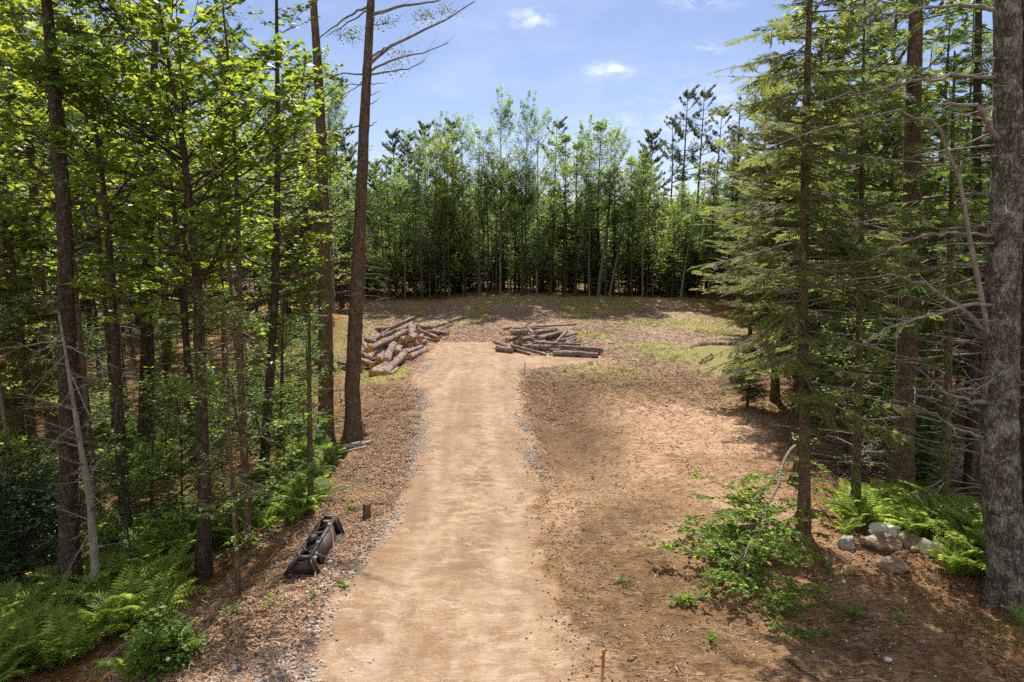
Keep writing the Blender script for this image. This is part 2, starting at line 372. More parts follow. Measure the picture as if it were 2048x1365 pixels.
def groundmat():
    m, nt = newmat('earth'); b = NB(nt); o = b.obj()
    A = {}
    for k in vA:
        a = b.n('ShaderNodeAttribute', attribute_name=k); A[k] = a.outputs['Fac']
    nL = b.noise(o, .55, 5, .6); nM = b.noise(o, 2.4, 6, .65, .4); nS = b.noise(o, 14, 5, .7); nX = b.noise(o, 60, 3, .7)
    st = b.noise(b.scale(o, (1.6, .5, 1)), 1.1, 5, .7)
    stx = b.noise(b.scale(o, (.8, 3.2, 1)), 7, 4, .7)
    soil = b.mix(b.rmap(nL, .43, .57), (.12, .07, .036), (.27, .17, .10))
    soil = b.mix(b.rmap(nM, .42, .68, 0, .8), soil, (.37, .24, .155))
    soil = b.mix(b.rmap(stx, .53, .64, 0, .8), soil, (.055, .033, .02))
    soil = b.mix(b.rmap(b.noise(b.scale(o, (1, 1.8, 1)), 5.2, 6, .7, .5), .54, .62, 0, .7), soil, (.10, .06, .033))
    soil = b.mix(b.rmap(b.noise(b.scale(o, (.8, 2., 1)), 3.9, 6, .7), .55, .66, 0, .7), soil, (.44, .30, .21))
    soil = b.mix(b.rmap(nS, .55, .72, 0, .7), soil, (.07, .042, .024))
    vor = b.n('ShaderNodeTexVoronoi'); vor.inputs['Scale'].default_value = 16; b.l(o, vor.inputs['Vector'])
    fleck = b.rmap(vor.outputs['Distance'], .10, .16, 1, 0)
    hi = b.rmap(vor.outputs['Color'], .78, .82)
    soil = b.mix(b.math('MULTIPLY', b.math('MULTIPLY', fleck, hi), .8), soil, (.6, .5, .4))
    rA = b.noise(b.scale(o, (.8, 1.7, 1)), 2.6, 6, .68, .5); rB = b.noise(b.scale(o, (.7, 2.2, 1)), 8.5, 4, .7)
    rd = b.mix(b.rmap(st, .38, .62), (.32, .20, .125), (.46, .325, .225))
    rd = b.mix(b.rmap(nL, .50, .64, 0, .65), rd, (.25, .16, .10))
    rd = b.mix(b.rmap(rA, .52, .64, 0, .75), rd, (.56, .425, .32))
    rd = b.mix(b.rmap(rA, .47, .38, 0, .6), rd, (.27, .165, .095))
    rd = b.mix(b.rmap(rB, .57, .66, 0, .55), rd, (.22, .135, .08))
    rd = b.mix(b.rmap(rB, .42, .34, 0, .45), rd, (.60, .48, .38))
    rd = b.mix(b.rmap(nS, .58, .68, 0, .6), rd, (.19, .12, .075))
    rd = b.mix(b.rmap(nX, .58, .66, 0, .65), rd, (.15, .095, .06))
    rd = b.mix(b.rmap(b.noise(o, 27, 4, .75), .57, .64, 0, .6), rd, (.66, .55, .45))
    rd = b.mix(b.math('MULTIPLY', A['rdk'], b.rmap(nS, .35, .6, .9, .4)), rd, (.27, .165, .10))
    rd = b.mix(b.math('MULTIPLY', A['trk'], b.rmap(nM, .40, .62, 0, .55)), rd, (.54, .42, .325))
    rd = b.mix(b.math('MULTIPLY', b.math('MULTIPLY', fleck, hi), .45), rd, (.7, .62, .54))
    ch = b.mix(b.rmap(nM, .35, .65), (.18, .125, .095), (.38, .28, .22))
    ch = b.mix(b.rmap(nS, .45, .62), ch, b.mix(b.rmap(nX, .4, .6), (.12, .08, .065), (.52, .41, .34)))
    ch = b.mix(b.rmap(stx, .52, .62, 0, .85), ch, (.055, .038, .03))
    fo = b.mix(b.rmap(nM, .35, .65), (.10, .055, .03), (.28, .165, .085))
    fo = b.mix(b.math('MULTIPLY', b.rmap(nL, .50, .60), b.rmap(nS, .35, .55)), fo, (.13, .17, .04))
    fo = b.mix(b.rmap(nS, .5, .65), fo, b.mix(b.rmap(nX, .4, .6), (.05, .03, .018), (.30, .17, .08)))
    mu = b.mix(b.rmap(nS, .38, .6), (.10, .06, .04), (.36, .24, .16))
    ve = b.mix(b.rmap(nM, .4, .62), (.25, .15, .06), (.2, .17, .06))
    gr = b.mix(b.rmap(nS, .3, .65), (.12, .15, .035), (.30, .30, .08))
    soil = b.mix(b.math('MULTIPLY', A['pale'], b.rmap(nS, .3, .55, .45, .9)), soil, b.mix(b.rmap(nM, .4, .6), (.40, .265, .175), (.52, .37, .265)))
    soil = b.mix(b.rmap(stx, .55, .62, 0, .75), soil, (.075, .045, .027))
    soil = b.mix(b.rmap(b.noise(b.scale(o, (1, 1.6, 1)), 9, 5, .7, .8), .56, .63, 0, .7), soil, (.09, .056, .032))
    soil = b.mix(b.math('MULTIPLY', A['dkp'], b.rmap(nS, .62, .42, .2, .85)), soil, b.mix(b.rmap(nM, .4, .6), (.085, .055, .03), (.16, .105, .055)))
    col = b.mix(A['ditch'], soil, b.mix(.55, soil, (.12, .075, .045)))
    col = b.mix(A['chipf'], col, ch)
    col = b.mix(A['mulch'], col, mu)
    col = b.mix(b.math('MULTIPLY', A['forest'], .9), col, fo)
    gm = b.math('MULTIPLY', A['green'], b.rmap(nS, .38, .55), True)
    col = b.mix(gm, col, gr)
    col = b.mix(A['road'], col, rd)
    col = b.mix(A['pond'], col, (.10, .07, .035)); col = b.mix(A['rim'], col, (.05, .032, .02))
    hN = b.math('ADD', b.math('MULTIPLY', nS, .8), b.math('MULTIPLY', nX, .35))
    hN = b.math('ADD', hN, b.math('MULTIPLY', stx, 1.2)); hN = b.math('ADD', hN, b.math('MULTIPLY', rB, .8))
    stg = b.rmap(A['road'], 0, 1, 1., .45)
    bp = b.n('ShaderNodeBump'); bp.inputs['Distance'].default_value = .06; b.l(hN, bp.inputs['Height']); b.l(stg, bp.inputs['Strength'])
    col = b.mix(1., col, b.mix(A['road'], (1.13, 1.07, .95), (.67, .665, .64)), 'MULTIPLY')
    b.out(col, .95, bp.outputs[0], .1); return m
M['ground'] = groundmat()
def ground_part(name, sel, label):
    q = quads[sel]; u, inv = np.unique(q, return_inverse=True)
    mb = MB(); mb.add(Vg[u], inv.reshape(-1, 4)); o = mb.build(name, M['ground'])
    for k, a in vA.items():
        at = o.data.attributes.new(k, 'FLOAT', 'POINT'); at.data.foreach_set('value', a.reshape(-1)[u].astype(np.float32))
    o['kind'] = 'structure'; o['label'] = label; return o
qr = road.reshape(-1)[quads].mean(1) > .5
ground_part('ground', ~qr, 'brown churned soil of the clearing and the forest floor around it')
ground_part('dirt_road', qr, 'pale tan dirt driveway running up the middle of the clearing')

# ------------------------------------------------------------------ leaf templates
def poly_leaf(outline, fold=.12):
    pts = [(0., 0., 0.)] + [(x, y, abs(y)*fold) for x, y in outline]
    n = len(outline); return np.array(pts), np.array([[0, i, i+1] for i in range(1, n)])
maple_o = [(.0, 0), (.12, -.36), (.30, -.30), (.42, -.55), (.62, -.34), (.70, -.22), (1.0, 0), (.70, .22), (.62, .34), (.42, .55), (.30, .30), (.12, .36), (0, .001)]
mV, mF = poly_leaf(maple_o[1:-1], .25)
MAPLE = (mV, mF)
OVAL = (np.array([[0, 0, 0], [.35, -.26, .05], [.75, -.2, .03], [1, 0, -.04], [.75, .2, .03], [.35, .26, .05]], float), [np.array([[0, 1, 2, 3], [0, 3, 4, 5]])])
DIAM = (np.array([[0, 0, 0], [.5, -.34, .08], [1, 0, 0], [.5, .34, .08]], float), [np.array([[0, 1, 2, 3]])])
def spray(npair, ang=55, ln=.3, wd=.03, droop=.1, r=None):
    """flat conifer shoot of unit length: stem blade with paired side shoots"""
    V = [[0, .012, 0], [0, -.012, 0], [1, 0, -droop]]; T = [[0, 1, 2]]; Q = []
    rr = np.random.default_rng(npair)
    for i in range(npair):
        s = .06+.9*i/npair; l = ln*(1-.6*s)*(.8+.4*rr.random())
        for sd in (-1, 1):
            a = R_(ang)*(1-.25*s)+.15*(rr.random()-.5); d = np.array([math.cos(a), sd*math.sin(a), -.12+.3*(rr.random()-.5)])
            p = np.array([s, 0, -droop*s*s]); w = np.array([-d[1], d[0], 0])*wd*.5
            w[2] += wd*.4*(rr.random()-.5)
            k = len(V); V += [p, p+d*l*.45+w, p+d*l, p+d*l*.45-w]; Q.append([k, k+1, k+2, k+3])
    return np.array(V, float), [np.array(T), np.array(Q)]
SPRAY_N = spray(11, 55, .42, .075)
SPRAY_F = spray(6, 55, .5, .15)
def tuft(n, w=.03, spread=.9, seed=1):
    rr = np.random.default_rng(seed); V = []; T = []
    for i in range(n):
        a = rr.random()*2*PI; e = spread*rr.random()**.6
        d = np.array([math.cos(e), math.sin(e)*math.cos(a), math.sin(e)*math.sin(a)]); l = .7+.3*rr.random()
        p0 = np.array([-.5*rr.random()-.0, 0, 0]); q = np.cross(d, rr.normal(size=3)); q /= np.linalg.norm(q)
        k = len(V); V += [p0-q*w*.5, p0+q*w*.5, p0+d*l]; T.append([k, k+1, k+2])
    return np.array(V), [np.array(T)]
TUFT_F = tuft(18, .07, 1.25, 4); TUFT_N = tuft(30, .05, 1.1, 5)

# ------------------------------------------------------------------ tree generators (local coordinates, base at origin)
def trunk_curve(H, r, pts=None, wob=.12, lean=(0, 0), seg=16, g=None):
    g = g or rng
    if pts is not None:
        pts = np.array(pts, float); z = pts[:, 2]
        zz = np.linspace(0, H, seg)
        out = []
        for c in (0, 1):
            sl = (pts[-1, c]-pts[-2, c])/(pts[-1, 2]-pts[-2, 2])
            v = np.interp(zz, z, pts[:, c]); v = np.where(zz > z[-1], pts[-1, c]+sl*(zz-z[-1]), v)
            v = v+wob*.25*(np.cumsum(g.normal(size=seg))*.12)*(zz/H); out.append(v)
        Pn = np.stack([out[0], out[1], zz], -1)
    else:
        zz = np.linspace(0, H, seg); t = zz/H
        ph = g.random(2)*6.28
        Pn = np.stack([lean[0]*zz+wob*np.sin(t*4+ph[0])*t, lean[1]*zz+wob*np.sin(t*3.3+ph[1])*t, zz], -1)
    t = zz/H; Rn = r*(1-.93*t**1.15)+.01
    Rn = Rn*(1+.45*np.exp(-zz/.28))
    Pn[0, 2] = -.35
    return Pn, Rn, zz
def at(Pn, zz, h):
    return np.stack([np.interp(h, zz, Pn[:, 0]), np.interp(h, zz, Pn[:, 1]), h], -1)
def bez(p0, d, L, sag, curl, m=7, wig=0., g=None):
    """batch branch curves: p0 (n,3) d (n,3) L (n)"""
    g = g or rng
    s = np.linspace(0, 1, m)[None, :, None]; L = L[:, None, None]
    Pn = p0[:, None]+d[:, None]*L*s
    Pn[..., 2:3] += L*(-sag*s**1.5+curl*s**2.5)
    if wig:
        w = np.cumsum(g.normal(size=Pn.shape)*wig, 1)*L/m; w[:, 0] = 0; Pn = Pn+w
    return Pn
def along(Pn, s):
    """positions & tangents at params s (n,k) on curves (n,m,3)"""
    n, m, _ = Pn.shape; f = np.clip(s, 0, .9999)*(m-1); i = f.astype(int); fr = (f-i)[..., None]
    ii = np.arange(n)[:, None]; a = Pn[ii, i]; b = Pn[ii, i+1]
    return a*(1-fr)+b*fr, nrm(b-a)
def rotz(v, a):
    c, s = np.cos(a), np.sin(a); return np.stack([v[..., 0]*c-v[..., 1]*s, v[..., 0]*s+v[..., 1]*c, v[..., 2]], -1)

def hardwood(trunk, br, leaf, H, r, cb, spread, nb, tmpl, ls, g, elev=(20, 55), k2=8, k3=4, nl=5, prof='round', pts=None, curl=.25, tilt=.42, side=None, lean=(0, 0), wob=.15, tk=8, droop=0.):
    Pn, Rn, zz = trunk_curve(H, r, pts, wob, lean, g=g); tubes(trunk, Pn, Rn, tk, rough=.12, r=g)
    h = cb+(H*.985-cb)*np.sort(g.random(nb)); t = (h-cb)/(H-cb)
    pf = {'round': np.sqrt(np.clip(1-(t*1.05-.35)**2/.5, .05, 1)), 'cone': 1-.8*t, 'vase': .45+.55*np.sin(t*PI*.85)}[prof]
    az = g.random(nb)*2*PI
    if side is not None: az = side[0]+(g.random(nb)-.5)*side[1]
    el = np.radians(elev[0]+(elev[1]-elev[0])*t+g.normal(size=nb)*8)
    L = spread*pf*(.7+.45*g.random(nb)); d = np.stack([np.cos(az)*np.cos(el), np.sin(az)*np.cos(el), np.sin(el)], -1)
    p0 = at(Pn, zz, h); B = bez(p0, d, L, .12+droop, curl, 7, .06, g)
    rb = np.interp(h, zz, Rn)*.38; rb = np.minimum(rb, .012+.018*L)
    tubes(br, B, rb[:, None]*np.linspace(1, .22, 7)[None], 5)
    s2 = .18+.8*g.random((nb, k2)); q, tg = along(B, s2)
    a2 = np.where(g.random((nb, k2)) < .5, 1, -1)*np.radians(30+40*g.random((nb, k2)))
    d2 = rotz(tg, a2); d2[..., 2] += .25*(g.random((nb, k2))-.4); d2 = nrm(d2)
    L2 = (L[:, None]*.42*(1.15-s2)+.22)*(.7+.6*g.random((nb, k2)))
    q = q.reshape(-1, 3); d2 = d2.reshape(-1, 3); L2 = L2.reshape(-1)
    B2 = bez(q, d2, L2, .1, .1, 4, .08, g); tubes(br, B2, (.004+.006*L2)[:, None]*np.linspace(1, .35, 4)[None], 3)
    s3 = .2+.8*g.random((len(q), k3)); q3, t3 = along(B2, s3)
    a3 = np.where(g.random(s3.shape) < .5, 1, -1)*np.radians(25+50*g.random(s3.shape)); d3 = rotz(t3, a3); d3[..., 2] += .3*(g.random(s3.shape)-.5); d3 = nrm(d3)
    L3 = np.minimum(.45, L2[:, None]*.5+.1)*(.6+.6*g.random(s3.shape))
    q3 = q3.reshape(-1, 3); d3 = d3.reshape(-1, 3); L3 = L3.reshape(-1)
    sticks(br, q3, d3, L3, .0035)
    n3 = len(q3); s4 = g.random((n3, nl))**.7; pos = q3[:, None]+d3[:, None]*(L3[:, None]*s4)[..., None]
    a4 = g.random((n3, nl))*2*PI; ld = np.stack([np.cos(a4), np.sin(a4), -.35+.35*g.random((n3, nl))-.15], -1)
    ld = nrm(ld+d3[:, None]*.5); pos = pos+ld*ls*.35
    up = nrm(np.array([0, 0, 1.])+g.normal(size=(n3, nl, 3))*tilt)
    S = ls*(.45+.85*g.random((n3, nl)))
    stamp(leaf, tmpl[0], tmpl[1], pos.reshape(-1, 3), frames(ld.reshape(-1, 3), up.reshape(-1, 3)), S.reshape(-1))
    return Pn, Rn, zz

def conifer(trunk, br, leaf, H, r, cb, spread, nb, tmpl, g, sp=.55, k2=9, elev=(0, 35), sag=.25, curl=.1, prof='cone', pts=None, side=None, wob=.08, fill=1., lean=(0, 0), tk=8, dense=1.):
    Pn, Rn, zz = trunk_curve(H, r, pts, wob, lean, g=g); tubes(trunk, Pn, Rn, tk, rough=.1, r=g)
    h = cb+(H*.99-cb)*((np.arange(nb)+g.random(nb))/nb)**.95; t = (h-cb)/(H-cb)
    pf = {'cone': (1-t)**.75*.95+.05, 'column': np.clip(1.15-t, 0, .8)/.8*.9+.1, 'hem': np.clip((1-t)**.6*(.55+.45*ss(0, .25, t)), .06, 1)}[prof]
    az = g.random(nb)*2*PI
    if side is not None: az = side[0]+(g.random(nb)-.5)*side[1]
    el = np.radians(elev[0]+(elev[1]-elev[0])*t+g.normal(size=nb)*12); L = np.maximum(.12, spread*pf*(.35+.8*g.random(nb)))
    d = np.stack([np.cos(az)*np.cos(el), np.sin(az)*np.cos(el), np.sin(el)], -1)
    B = bez(at(Pn, zz, h), d, L, sag, curl, 7, .035, g)
    tubes(br, B, (.005+.009*L)[:, None]*np.linspace(1, .2, 7)[None], 4)
    s = (np.arange(k2)[None]+g.random((nb, k2)))/k2*.86+.12; keep = (g.random(s.shape) < fill*(.35+.65*ss(.05, .4, s)))
    q, tg = along(B, s)
    sd = np.where((np.arange(k2)[None]+np.zeros((nb, 1))) % 2 < 1, 1, -1)
    a = sd*np.radians(48+20*g.random(s.shape)); d2 = rotz(tg, a); d2[..., 2] += -.12+.2*(g.random(s.shape)-.5); d2 = nrm(d2)
    l2 = np.clip(L[:, None]*.55*(1.1-s), .18, sp*1.3)*(.75+.5*g.random(s.shape))
    up = nrm(np.array([0, 0, 1.])+.5*g.normal(size=s.shape+(3,)))
    k = keep
    stamp(leaf, tmpl[0], tmpl[1], q[k], frames(d2[k], up[k]), np.stack([l2[k], l2[k]*.9, l2[k]], -1))
    # tip sprays
    te, tt = along(B, np.full((nb, 1), .97)); stamp(leaf, tmpl[0], tmpl[1], te[:, 0], frames(tt[:, 0], up[:, 0]), np.clip(L*.3, .15, sp))
    return Pn, Rn, zz

def whitepine(trunk, br, leaf, H, r, cb, spread, nw, tmpl, ls, g, pts=None, lean=(0, 0), wob=.2, k2=9, fill=.9, prof=0, nper=5, elev=8):
    Pn, Rn, zz = trunk_curve(H, r, pts, wob, lean, g=g); tubes(trunk, Pn, Rn, 8, rough=.1, r=g)
    hs = cb+(H*.985-cb)*((np.arange(nw)+.6*g.random(nw))/nw); h = np.repeat(hs, nper)+.1*g.normal(size=nw*nper); h = np.minimum(h, H*.985)
    keep = g.random(len(h)) < fill; h = h[keep]; nb = len(h); t = np.clip((h-cb)/(H-cb), 0, 1)
    L = spread*((1-t)**.6*.85+.12)*(.35+.85*g.random(nb)); az = g.random(nb)*2*PI
    el = np.radians(elev+32*t+g.normal(size=nb)*6)
    d = np.stack([np.cos(az)*np.cos(el), np.sin(az)*np.cos(el), np.sin(el)], -1)
    B = bez(at(Pn, zz, h), d, L, .08, .22, 7, .05, g); tubes(br, B, (.012+.013*L)[:, None]*np.linspace(1, .2, 7)[None], 4)
    s = .35+.65*g.random((nb, k2)); q, tg = along(B, s)
    a = np.where(g.random(s.shape) < .5, 1, -1)*np.radians(25+40*g.random(s.shape)); d2 = rotz(tg, a); d2[..., 2] += .15+.15*g.random(s.shape); d2 = nrm(d2)
    l2 = (.2+.28*L[:, None]*(1.1-s))*(.7+.6*g.random(s.shape))
    q = q.reshape(-1, 3); d2 = d2.reshape(-1, 3); l2 = l2.reshape(-1); sticks(br, q, d2, l2, .008)
    k = 4; s3 = .3+.75*g.random((len(q), k)); p3 = q[:, None]+d2[:, None]*(l2[:, None]*s3)[..., None]+g.normal(size=(len(q), k, 3))*.05
    d3 = nrm(d2[:, None]+g.normal(size=(len(q), k, 3))*.45+np.array([0, 0, .25]))
    stamp(leaf, tmpl[0], tmpl[1], p3.reshape(-1, 3), frames(d3.reshape(-1, 3), g.normal(size=(len(q)*k, 3))), ls*(.7+.5*g.random(len(q)*k)))
    return Pn, Rn, zz

def dead_branches(mb, Pn, zz, Rn, h0, h1, n, L, g, elev=(-10, 25), curl=0., sub=3, rad=1., side=None, wig=.1):
    h = h0+(h1-h0)*g.random(n); az = g.random(n)*2*PI
    if side is not None: az = side[0]+(g.random(n)-.5)*side[1]
    el = np.radians(elev[0]+(elev[1]-elev[0])*g.random(n)); LL = L*(.3+.9*g.random(n)**1.3)
    d = np.stack([np.cos(az)*np.cos(el), np.sin(az)*np.cos(el), np.sin(el)], -1)
    B = bez(at(Pn, zz, h), d, LL, .12, curl, 8, wig, g); tubes(mb, B, ((.007+.011*LL)*rad)[:, None]*np.linspace(1, .2, 8)[None], 4)
    if sub:
        s = .25+.7*g.random((n, sub)); q, tg = along(B, s); a = np.where(g.random(s.shape) < .5, 1, -1)*np.radians(25+45*g.random(s.shape))
        d2 = rotz(tg, a); d2[..., 2] += .5*(g.random(s.shape)-.5); l = LL[:, None]*.35*(.4+g.random(s.shape))
        B2 = bez(q.reshape(-1, 3), nrm(d2).reshape(-1, 3), l.reshape(-1), .1, .0, 4, .14, g)
        tubes(mb, B2, (np.full(len(B2), .005)*rad)[:, None]*np.linspace(1, .3, 4)[None], 3)

def tree_obj(name, loc, label, cat, parts, mats, group=None, rz=0):
    """parts: trunk, branches, foliage builders"""
    o = thing(name, loc, rz, label, cat, group)
    for nm, mb, mt in zip(('trunk', 'branches', 'foliage'), parts, mats):
        if mb is not None and mb.n: mb.build(nm, M[mt], o, smooth=(nm != 'foliage'))
    return o
def pxpts(base, tops):
    """trunk points local to base, following the photographed trunk line at the base's depth"""
    b = G(*base); out = [(0, 0, 0)]
    for u, v in tops:
        p = P(u, v, b[1]); out.append((p[0]-b[0], 0, p[2]-b[2]))
    return b, out
def wr(base_v_D, px): return px*.5*base_v_D/F   # pixel width -> radius

def hero(kind, name, base, tops, wpx, H, label, cat, seed, bark, leafm, deadb=None, deadmat=None, dy=0, **k):
    g = np.random.default_rng(seed); b, pts = pxpts(base, tops); r = wr(b[1], wpx)
    T, B, L = MB(), MB(), MB(); fn = {'hw': hardwood, 'con': conifer, 'pine': whitepine, 'bare': None}[kind]
    if fn: Pn, Rn, zz = fn(T, B, L, H, r, pts=pts, g=g, **k)
    else:
        Pn, Rn, zz = trunk_curve(H, r, pts, k.get('wob', .05), seg=22, g=g); rough_trunk(T, Pn, Rn, 36, .05, .09, seed, .35)
        if 'crown' in k: whitepine(MB(), B, L, H, r, pts=pts, g=np.random.default_rng(seed+1), cb=k['crown'], spread=2.7, nw=7, tmpl=TUFT_F, ls=.22, fill=.7, wob=0.)
    for a in (deadb or []): dead_branches(B, Pn, zz, Rn, *a[:4], g=g, **(a[4] if len(a) > 4 else {}))
    o = thing(name, tuple(b), 0, label, cat)
    T.build('trunk', M[bark], o); 
    if B.n: B.build('branches', M[deadmat or bark], o)
    if L.n: L.build('foliage', M[leafm], o, smooth=False)
    return o, b, (Pn, Rn, zz)

# ---- hero trees, left side
DB = dict(elev=(-15, 25), sub=4); HB = dict(elev=(-15, 20), sub=5)
hero('hw', 'hardwood_tree', (45, 905), [(20, 600), (0, 230)], 20, 13, 'thin dark trunk at the far left edge with sparse leafy crown', 'tree', 11, 'bark_dark', 'beech', cb=3.2, spread=2.2, nb=34, tmpl=OVAL, ls=.1, k2=7, k3=4, nl=5)
hero('con', 'spruce_tree', (140, 1200), [(135, 700), (128, 400), (98, 60)], 38, 17, 'thick dark spruce trunk rising out of the ferns at left', 'tree', 12, 'bark_dark', 'fir', deadb=[(1, 7, 40, 1.3, DB)], cb=9.5, spread=2.0, nb=45, tmpl=SPRAY_N)
hero('bare', 'dead_tree', (197, 1215), [(180, 1000), (150, 830), (128, 690), (104, 555)], 15, 5.6, 'leaning dead grey tree with bare twigs in front of the dark spruce trunk', 'tree', 13, 'dead', None, deadb=[(.8, 5.4, 42, 1.1, dict(elev=(-40, 40), sub=6))])
hero('con', 'spruce_tree', (292, 910), [(296, 600), (302, 380)], 30, 18, 'straight dark spruce trunk in the middle of the left wood', 'tree', 14, 'bark_dark', 'fir', deadb=[(1.5, 7, 36, 1.6, DB)], deadmat='dead', cb=9, spread=2.2, nb=50, tmpl=SPRAY_N)
hero('hw', 'maple_tree', (405, 1160), [(410, 1000), (405, 850), (398, 600), (388, 500), (368, 300), (335, 110)], 30, 11.5, 'crooked leafy maple with dark trunk leaning left, nearest big maple', 'tree', 15, 'bark_dark', 'maple', cb=5.0, spread=3.0, nb=44, tmpl=MAPLE, ls=.145, k2=8, k3=4, nl=5, elev=(10, 45), prof='vase')
hero('hw', 'birch_tree', (525, 985), [(550, 600), (556, 300), (553, 0)], 20, 15, 'slim dark straight trunk left of the two big pines, leafy twigs', 'tree', 16, 'bark_dark', 'maple', cb=4.6, spread=1.9, nb=34, tmpl=MAPLE, ls=.13, k2=6, k3=4, nl=5, elev=(5, 40), prof='vase')
hero('hw', 'sapling', (478, 1190), [(468, 1020), (460, 880), (455, 600)], 10, 5.2, 'thin pale sapling stem beside the crooked maple', 'sapling', 17, 'bark_hem', 'beech', cb=1.4, spread=1.2, nb=18, tmpl=OVAL, ls=.085, k2=6, k3=4, nl=4, elev=(0, 30))
hero('con', 'fir_sapling', (622, 1030), [(619, 800), (617, 560)], 12, 6.2, 'slender young fir with sparse sprays in front of the two pines', 'fir', 18, 'bark_moss', 'fir', cb=.9, spread=.95, nb=40, tmpl=SPRAY_N, fill=.8)
hero('hw', 'sapling', (555, 960), [(563, 800), (566, 650)], 9, 5.5, 'thin upright sapling right of the slim dark trunk', 'sapling', 19, 'bark_dark', 'beech', cb=1.6, spread=1.5, nb=22, tmpl=OVAL, ls=.09, k2=6, k3=4, nl=4, elev=(0, 30))
PB = dict(elev=(0, 30), curl=.2, sub=4, rad=1.1)
_, b1, c1 = hero('bare', 'pine_tree', (651, 895), [(652, 700), (648, 450), (640, 200), (627, 0)], 30, 20, 'left one of the two tall bare-trunked pines beside the drive', 'pine', 20, 'bark_hem', 'pine', crown=14.6, deadb=[(6, 10, 34, 2.0, dict(elev=(0, 35), curl=.15, sub=6)), (1.2, 6, 22, 1.0, dict(elev=(-5, 20), sub=3))], deadmat='bark_dark')
def right_pine():
    """the tall pine with long upswept bare limbs on its right"""
    g = np.random.default_rng(21); b, pts = pxpts((710, 880), [(704, 790), (718, 500), (728, 260), (742, 0)])
    o = thing('pine_tree', tuple(b), 0, 'right one of the two tall pines beside the drive, long dead limbs against the sky', 'pine')
    T, B = MB(), MB(); Pn, Rn, zz = trunk_curve(20, wr(b[1], 30), pts, .02, seg=24, g=g); rough_trunk(T, Pn, Rn, 40, .045, .09, 3, .4); T.build('trunk', M['bark_pine'], o)
    def limb(pix, r, dy=0., sub=4):
        q = np.array([P(u, v, b[1]+dy*i/max(1, len(pix)-1)) for i, (u, v) in enumerate(pix)])-b
        t = np.linspace(0, len(pix)-1, 12); c = np.stack([np.interp(t, np.arange(len(pix)), q[:, j]) for j in range(3)], -1)
        c[1:-1] += g.normal(size=(10, 3))*.012
        tubes(B, c, r*np.linspace(1, .25, 12), 6)
        if sub:
            s = .3+.65*g.random((1, sub)); p, tg = along(c[None], s); d = rotz(tg, np.where(g.random((1, sub)) < .5, 1, -1)*.6); d[..., 2] += .5*(g.random((1, sub))-.3)
            B2 = bez(p[0], nrm(d[0]), .25+.35*g.random(sub), .0, .1, 5, .12, g); tubes(B, B2, np.full(sub, .008)[:, None]*np.linspace(1, .3, 5)[None], 3)
    limb([(738, 130), (775, 95), (840, 65), (895, 38), (950, 3)], .055, -.6)
    limb([(738, 145), (760, 132), (800, 115), (850, 105), (897, 86)], .045, .5)
    limb([(740, 150), (790, 142), (820, 138), (850, 120)], .035, 1, 3)
    limb([(742, 30), (800, 14), (860, 4), (900, -2)], .055, .6)
    limb([(738, 118), (765, 100), (780, 92)], .04, -.4, 1); limb([(742, 52), (775, 47), (795, 43)], .02, 0, 3)
    limb([(738, 168), (775, 166)], .02, 0, 0); limb([(738, 192), (760, 183)], .02, 0, 0); limb([(736, 212), (760, 197)], .02, .3, 0)
    limb([(735, 258), (754, 242)], .025, 0, 0)
    limb([(732, 150), (690, 148), (650, 156), (600, 158)], .03, -.5, 5); limb([(730, 252), (690, 258), (650, 262)], .03, .5, 3)
    limb([(734, 15), (700, 30), (660, 60), (630, 85)], .04, .2, 4); limb([(734, 22), (690, 50), (650, 75)], .03, -.5, 4)
    limb([(730, 160), (705, 180), (680, 195), (660, 225)], .02, -.4, 4); limb([(730, 170), (700, 168), (676, 190)], .02, .5, 3)
    limb([(724, 405), (760, 398), (800, 384)], .04, .3, 2); limb([(722, 420), (745, 440), (740, 470)], .025, 0, 2)
    for v in (515, 530, 548, 560, 575, 590, 610, 625, 640): limb([(716, v), (745+18*g.random(), v-6+16*g.random()), (760+25*g.random(), v+2+14*g.random())], .014, .4*g.normal(), 1)
    for v in (520, 545, 560, 580): limb([(706, v), (690, v+4), (668-10*g.random(), v+6*g.normal())], .014, .3, 1)
    B.build('branches', M['dead'], o)
    Fg = MB(); n = 220; # a few live twigs high up
    for (u, v, s) in ((945*.9+40, 22, 14), (850, 35, 26), (800, 108, 16), (770, 45, 16), (790, 140, 12), (700, 70, 30)):
        c = P(u, v, b[1])-b; nn = s*9; p = c+g.normal(size=(nn, 3))*np.array([.22, .2, .12]); stamp(Fg, DIAM[0], DIAM[1], p, frames(g.normal(size=(nn, 3)), g.normal(size=(nn, 3))), .045+.03*g.random(nn))
    B9 = MB(); whitepine(MB(), B9, Fg, 20, .2, pts=pts, g=g, cb=14.4, spread=3.0, nw=7, tmpl=TUFT_F, ls=.22, fill=.75, wob=0.); B9.build('crown_branches', M['bark_dark'], o)
    Fg.build('foliage', M['pine'], o, smooth=False)
    return b
right_pine()

